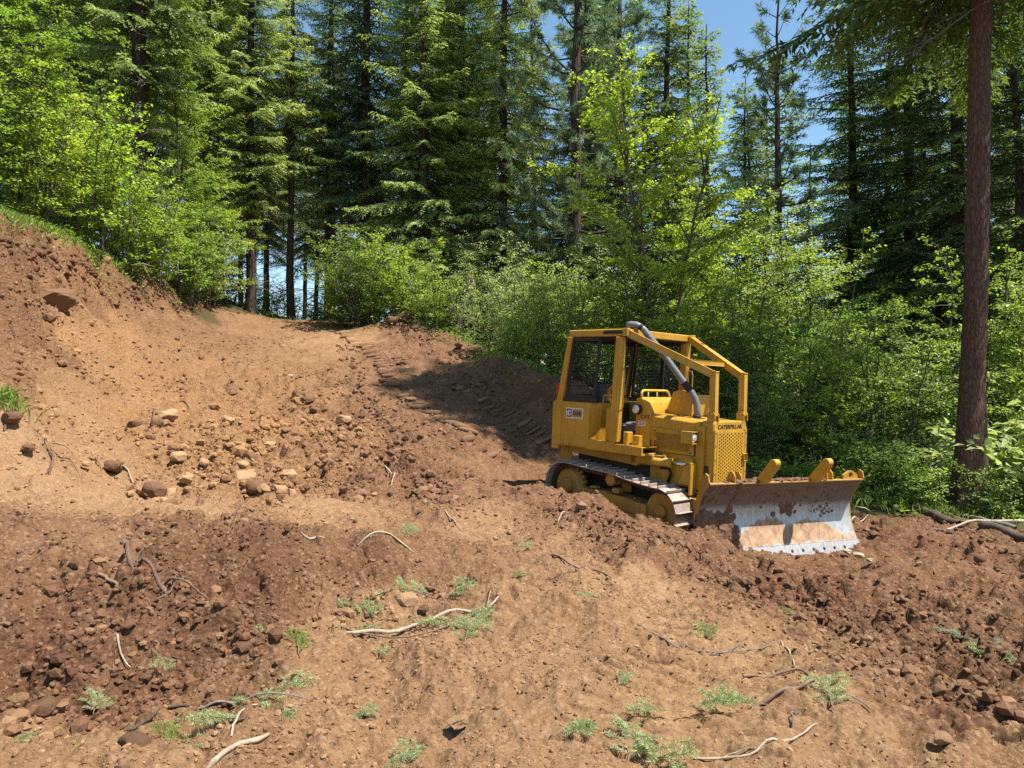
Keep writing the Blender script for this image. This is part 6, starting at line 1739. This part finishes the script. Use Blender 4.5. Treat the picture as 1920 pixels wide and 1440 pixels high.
    st("bundle of grey roots hanging on the grey hummock at the left", 'root', [([(88,842),(100,862),(92,895)], .016, .020, .05), ([(95,845),(125,862),(148,890)], .016, .006, .04), ([(98,840),(120,848),(135,862)], .010, .005, .05), ([(92,880),(84,895),(86,908)], .014, .005, .0), ([(90,845),(84,835),(98,832)], .008, .004, .05)], "root")
    st("small root poking from the top of the grey hummock", 'root', [([(8,808),(20,790),(30,778)], .020, .008, .05)], "root")
    st("thin pale twig on the low edge of the dark mound", P, [([(218,1222),(245,1240)], .009, .006, .02)], "twig")
    g2 = "fallen wood along the forest edge"
    sg = lambda lb, mat, parts, nm="log": stick(nm, "log" if nm == "log" else "branch", lb, mat, parts, g2, 9)
    sg("dark rotten log right behind the far end of the blade", D, [([(1612,938),(1650,938),(1705,948)], .085, .075, .02)])
    sg("dark charred log lying before the big trunk", D, [([(1712,958),(1750,970),(1800,990)], .075, .065, .0)])
    sg("low dark log at the right edge under the fallen branches", D, [([(1835,1000),(1880,1008),(1960,1030)], .065, .06, .0)])
    sg("grey bent fallen branch below the big trunk", Gy, [([(1755,962),(1800,968),(1850,985),(1905,1000)], .030, .040, .05), ([(1765,970),(1790,985),(1850,990)], .012, .008, .03)], "fallen_branch")
    sg("straight pale fallen pole reaching the right edge", P, [([(1768,992),(1850,990),(1960,985)], .016, .026, .06)], "fallen_branch")
    sg("thin grey pole crossing below the straight pale one", Gy, [([(1720,1000),(1800,1002),(1860,996)], .010, .008, .02)], "fallen_branch")
    def rise(u, v, d, segs, r0, r1):
        """a branch in the air: pixel offsets with depth"""
        return np.array([px(a, b, c) for a, b, c in segs])
    a = rise(0, 0, 0, [(1690,950,12.3),(1700,925,12.4),(1722,890,12.6),(1750,868,12.8),(1785,858,13.0)], 0, 0)
    b = rise(0, 0, 0, [(1655,885,12.9),(1690,868,12.8),(1720,862,12.8),(1745,850,12.9)], 0, 0)
    c = rise(0, 0, 0, [(1690,868,12.8),(1705,850,12.9),(1722,838,13)], 0, 0)
    stick("dead_branch", "branch", "bare arching dead branch above the plants left of the big trunk", Gy, [(a, .016, .007, 0), (b, .008, .004, 0), (c, .006, .003, 0)], g2)
    a = rise(0, 0, 0, [(1560,893,13),(1535,870,13.1),(1525,850,13.2),(1545,838,13.2)], 0, 0)
    stick("dead_branch", "branch", "thin hooked bare twig above the far rake finger of the blade", Gy, [(a, .006, .003, 0)], g2)
    a = rise(0, 0, 0, [(850,640,23.4),(858,612,23.5),(868,580,23.4),(880,545,23.4),(884,520,23.3)], 0, 0); b = rise(0, 0, 0, [(868,580,23.4),(848,572,23.5),(840,590,23.4)], 0, 0); c = rise(0, 0, 0, [(880,545,23.4),(888,530,23.5),(886,515,23.6)], 0, 0)
    stick("broken_sapling", "broken sapling", "broken pale sapling stem sticking up behind the road berm", P, [(a, .062, .022, 0), (b, .03, .01, 0), (c, .025, .012, 0)], None)
    br = []
    rg = np.random.default_rng(12)
    for k in range(9):
        u0 = 232 + rg.normal(0, 12); v0 = 378 + rg.normal(0, 8)
        br.append((np.array([px(u0 + i * rg.normal(1.5, 2.5), v0 + i * rg.uniform(10, 18), 19.0 + .05 * i) for i in range(6)]), .012, .005, 0))
    stick("dead_branch", "branch", "cluster of bare pale branches hanging over the bank lip", Gy, br, None)
    stick("root", "root", "pale root sticking out of the bank lip under the hanging branches", P, [(np.array([px(246, 497, 19.6), px(268, 494, 19.6), px(290, 500, 19.9)]), .02, .010, 0), (np.array([px(270, 496, 19.6), px(276, 512, 19.6), px(282, 522, 19.7)]), .015, .008, 0)], None)
sticks()

def sprig_mesh(name, seed, L=.42, nshoot=12, up=.16, needle=.027, wd=.0030):
    rg = np.random.default_rng(seed); T = Tubes(); B, D, tp = [], [], []
    def shoot(p, az, el, l, lev):
        m = 7; t = np.linspace(0, 1, m)
        azs = az + np.cumsum(rg.normal(0, .10, m)); e = el - .9 * el * t
        st = np.stack([np.cos(azs) * np.cos(e), np.sin(azs) * np.cos(e), np.sin(e)], -1) * l / (m - 1)
        P = p + np.r_[[np.zeros(3)], np.cumsum(st[:-1], 0)]
        T.add(P, np.linspace(.0045 if lev == 0 else .0022, .0012, m), 4)
        n = int(l / .0014); q = rg.uniform(.10 if lev else .3, 1, n); i0 = np.stack([np.interp(q, t, P[:, k]) for k in range(3)], -1)
        d0 = np.stack([np.interp(q, t, np.gradient(P[:, k])) for k in range(3)], -1); d0 /= np.linalg.norm(d0, axis=1, keepdims=True)
        r = rg.normal(0, 1, (n, 3)); r -= d0 * (r * d0).sum(1, keepdims=True); r /= np.linalg.norm(r, axis=1, keepdims=True)
        B.append(i0); D.append(d0 * rg.uniform(.3, .9, n)[:, None] + r); tp.append(np.clip(q * .6 + rg.normal(.1, .25, n), 0, 1))
        return P
    P = shoot(np.array([-L * .45, 0, .012]), 0, up, L * .9, 0)
    for k in range(nshoot):
        i = rg.integers(1, 6); sd = 1 if k % 2 else -1
        Q = shoot(P[i], sd * rg.uniform(.5, 1.1), rg.uniform(.0, .55), L * rg.uniform(.22, .5) * (1.1 - i * .1), 1)
        if rg.random() < .5: shoot(Q[3], sd * rg.uniform(.0, 1.4), rg.uniform(.1, .6), L * rg.uniform(.12, .2), 1)
    B, D, tp = map(np.concatenate, (B, D, tp)); D /= np.linalg.norm(D, axis=1, keepdims=True)
    U = rg.normal(0, 1, D.shape); U -= D * (U * D).sum(1, keepdims=True); U /= np.linalg.norm(U, axis=1, keepdims=True)
    K = kites(B, D, U, needle * rg.uniform(.7, 1.15, len(B)), np.full(len(B), wd))
    return T.mesh(name + "_stem"), kite_mesh(name + "_needles", K, tp)
SPRIG = [sprig_mesh("sprig", 61), sprig_mesh("sprig_b", 62, .42, 9, .30), sprig_mesh("sprig_c", 63, .42, 15, .08), sprig_mesh("sprig_d", 64, .42, 7, .2)]

def sprigs():
    rr = random.Random(8); G = "green fir sprigs lying on the dirt"
    L = [(755,1003,.40,1,'sprig',"fresh green sprig alone above the bent pale stick"), (972,1031,.36,3,'sprig',"flat green sprig alone on the pale ground before the ridge"), (965,1082,.26,1,'sprig',"small bushy sprig near the top end of the longest pale branch"),
         (662,1142,.40,0,'sprig',"sprig at the far left end of the middle sprig pile"), (716,1132,.42,2,'sprig',"sprig second from the left end in the middle pile, under the fine dark twig"), (775,1116,.42,0,'sprig',"topmost sprig of the middle pile, above the sandy lump"), (850,1114,.42,1,'sprig',"upright sprig on the right shoulder of the middle pile"), (914,1116,.28,3,'sprig',"thin sprig right of the middle pile, near the pale branch end"),
         (884,1155,.44,1,'sprig',"pale bluish sprig lying across the longest pale branch"), (846,1187,.42,2,'sprig',"sprig just below the pale branch, beside the bowed twig"), (912,1186,.32,3,'sprig',"pointed sprig reaching right below the pale branch"), (872,1207,.42,0,'sprig',"lowest big sprig of the middle pile"), (668,1188,.30,3,'sprig',"sprig behind the cut end of the bowed twig"), (716,1234,.26,3,'sprig',"small sprig below the bowed twig"),
         (548,1228,.38,1,'grass',"vivid green sprig on the tip of the dark mound"), (510,1208,.26,3,'sprig',"short sprig just above the vivid green one"), (305,1242,.28,3,'sprig',"feather-shaped sprig on the dark mound"), (522,1297,.46,1,'sprig',"bushy sprig above the long straight grey twig"), (470,1320,.36,0,'sprig',"flattened sprig left of the bushy one over the grey twig"), (530,1352,.38,2,'sprig',"sprig under the long straight grey twig"),
         (425,1392,.42,1,'sprig',"sprig by the pale hooked twig"), (372,1345,.34,3,'sprig',"narrow sprig along the start of the grey twig"), (300,1398,.30,1,'grass',"yellow-green sprig by the large rough clod"), (345,1415,.32,0,'sprig',"sprig between the rough clod and the stout pale stick"), (670,1346,.24,1,'sprig',"lone small sprig on the lower middle ground"), (1112,1380,.36,1,'sprig',"round dark green sprig at the bottom centre"),
         (1242,1418,.50,0,'sprig',"largest green sprig at the bottom edge"), (1190,1400,.40,2,'sprig',"loose sprig left of the largest one at the bottom edge"), (1232,1345,.34,3,'sprig',"thin sprig above the largest one"), (1325,1327,.38,1,'sprig',"thick sprig on the light ground, left of a matching one"), (1385,1330,.36,0,'sprig',"thick sprig right of its match on the light ground"), (1545,1308,.48,0,'sprig',"long sprig beside the thin whip at the lower right"),
         (1505,1286,.30,3,'sprig',"short sprig at the upper end of the long one"), (1832,1222,.50,2,'sprig_dry',"grey withered sprig on the windrow slope at the right"), (1878,1252,.48,0,'sprig',"green sprig below the withered one near the right edge"), (1905,1285,.36,1,'sprig',"green sprig at the very right edge"), (1462,1147,.36,2,'grass',"bright flat sprig in front of the windrow"), (1322,1186,.30,2,'sprig',"greyish sprig on the light ground above the curved fine twig"),
         (1160,1284,.22,1,'sprig',"small dark sprig among the faint track prints"), (185,1322,.26,2,'sprig',"small sprig where the dark mound meets the light ground"), (62,1392,.26,1,'sprig',"small sprig at the lower left corner"), (735,1434,.32,1,'sprig',"sprig cut by the bottom edge, left of centre"), (530,988,.22,2,'sprig',"tiny sprig behind the dark mound"), (1110,1125,.26,3,'sprig',"thin sprig on the dim ground left of the light area"),
         (1100,1090,.18,1,'sprig',"tiny upright sprig by the brown crooked branch"), (1900,1008,.40,1,'sprig',"bluish sprig on the low dark log at the right edge")]
    for u, v, w, k, m, lb in L:
        p = ground_at(u, v); n = nrm_at(p[0], p[1])
        o = empty("fir_sprig", (p[0], p[1], max(float(H0(p[:1], p[1:2])[0]) + .01, p[2] - .03)))
        q = n.to_track_quat('Z', 'Y'); o.rotation_mode = 'QUATERNION'
        from mathutils import Quaternion
        o.rotation_quaternion = Vector((0, 0, 1)).rotation_difference(n) @ Quaternion((0, 0, 1), rr.uniform(0, 6.28)); o.scale = (w / .42, w / .42, w / .42 * rr.uniform(.45, .8))
        tag(o, lb, "sprig", G)
        for me, nm, mt in ((SPRIG[k][0], "stem", 'wood_brown'), (SPRIG[k][1], "needles", m)):
            if len(me.materials) == 0: me.materials.append(M[mt])
            c = bpy.data.objects.new(nm, me); COL.objects.link(c); c.parent = o
            if me.materials[0] != M[mt]: c.material_slots[0].link = 'OBJECT'; c.material_slots[0].material = M[mt]
sprigs()

def ground_cover():
    rg = np.random.default_rng(21)
    # grass: fringe on the bank lip, crest, hummock, forest edge
    pts = []
    def strip(line, n, sx, sy):
        W_ = np.array(line, float); t = rg.uniform(0, len(W_) - 1, n)
        x = np.interp(t, range(len(W_)), W_[:, 0]); y = np.interp(t, range(len(W_)), W_[:, 1])
        pts.append(np.stack([x + rg.normal(0, sx, n), y + rg.normal(0, sy, n)], -1))
    lip = [px(u, v, d)[:2] for u, v, d in ((-60,404,13.9),(0,413,14.9),(60,430,15.9),(120,450,17.0),(200,489,19.0),(260,508,20.9))]
    strip(lip, 4200, .2, .16)
    strip([px(440,580,31)[:2], px(520,590,31)[:2], px(600,596,31)[:2]], 2600, .5, .8)
    strip([px(660,600,29)[:2], px(860,632,22.5)[:2], px(960,672,18.4)[:2], px(1040,700,15.8)[:2]], 3200, .4, .5)
    strip([(5.2, 12.6), (6.4, 12.0), (8.8, 11.0)], 2600, .7, .35)
    strip([px(12, 745, 8.2)[:2], px(22, 750, 8.1)[:2]], 420, .09, .09)
    Q = np.concatenate(pts); n = len(Q); z = H0(Q[:, 0], Q[:, 1]) + .02
    cl = fbm(Q[:, 0] * 1.6, Q[:, 1] * 1.6, 91, 3); keep = rg.random(n) < np.clip(cl * 3 - .9, .1, 1); Q, z = Q[keep], z[keep]; n = len(Q)
    D = np.stack([rg.normal(0, .45, n), rg.normal(0, .45, n), np.ones(n)], -1); D /= np.linalg.norm(D, axis=1, keepdims=True)
    U = rg.normal(0, 1, (n, 3)); U -= D * (U * D).sum(1, keepdims=True); U /= np.linalg.norm(U, axis=1, keepdims=True)
    ln = rg.uniform(.10, .34, n)
    K = kites(np.c_[Q, z], D, U, ln, rg.uniform(.014, .03, n), .25)
    o = link("grass", kite_mesh("grass", K, np.clip(rg.normal(.5, .25, n), 0, 1)), M['grass']); tag(o, "grass and weeds fringing the bank lip, the crest and the forest edge", "grass", kind='stuff')
    # low leafy weeds
    pts.clear()
    strip([px(450,582,31.5)[:2], px(600,598,31)[:2]], 1500, .8, .8)
    strip([px(655,598,29)[:2], px(860,630,23)[:2], px(960,670,19)[:2], px(1045,700,16.2)[:2]], 5200, .6, .9)
    strip([(4.6, 13.2), (5.6, 12.7), (7.0, 12.3), (9.4, 11.3)], 3800, .6, .45)
    strip([px(u, v - 16, d + 1.2)[:2] for u, v, d in ((-60,418,13.4),(60,440,15.5),(120,462,16.6),(200,500,18.6),(330,545,22))], 3600, .45, .5)
    strip([(4, 15), (8, 14.5), (11, 13)], 3000, 1.5, 1.2)
    Q = np.concatenate(pts); n = len(Q); cl = fbm(Q[:, 0] * 1.1, Q[:, 1] * 1.1, 95, 3); keep = rg.random(n) < np.clip(cl * 3.4 - 1.1, .08, 1); Q = Q[keep]; n = len(Q)
    z = H0(Q[:, 0], Q[:, 1]) + rg.uniform(.02, .42, n) * np.clip(fbm(Q[:, 0] * 2.2, Q[:, 1] * 2.2, 96, 2) * 2 - .4, .1, 1)
    a = rg.uniform(0, 2 * PI, n); D = np.stack([np.cos(a), np.sin(a), rg.normal(-.1, .3, n)], -1); D /= np.linalg.norm(D, axis=1, keepdims=True)
    U = np.stack([rg.normal(0, .4, n), rg.normal(0, .4, n), np.ones(n)], -1); U /= np.linalg.norm(U, axis=1, keepdims=True)
    ln = rg.uniform(.05, .12, n)
    K = kites(np.c_[Q, z], D, U, ln, ln * .7, .1, .1)
    o = link("undergrowth", kite_mesh("undergrowth", K, np.clip(rg.normal(.45, .25, n), 0, 1)), M['leaf_mid']); tag(o, "low leafy weeds under the bushes along the clearing", "weeds", kind='stuff')
ground_cover()
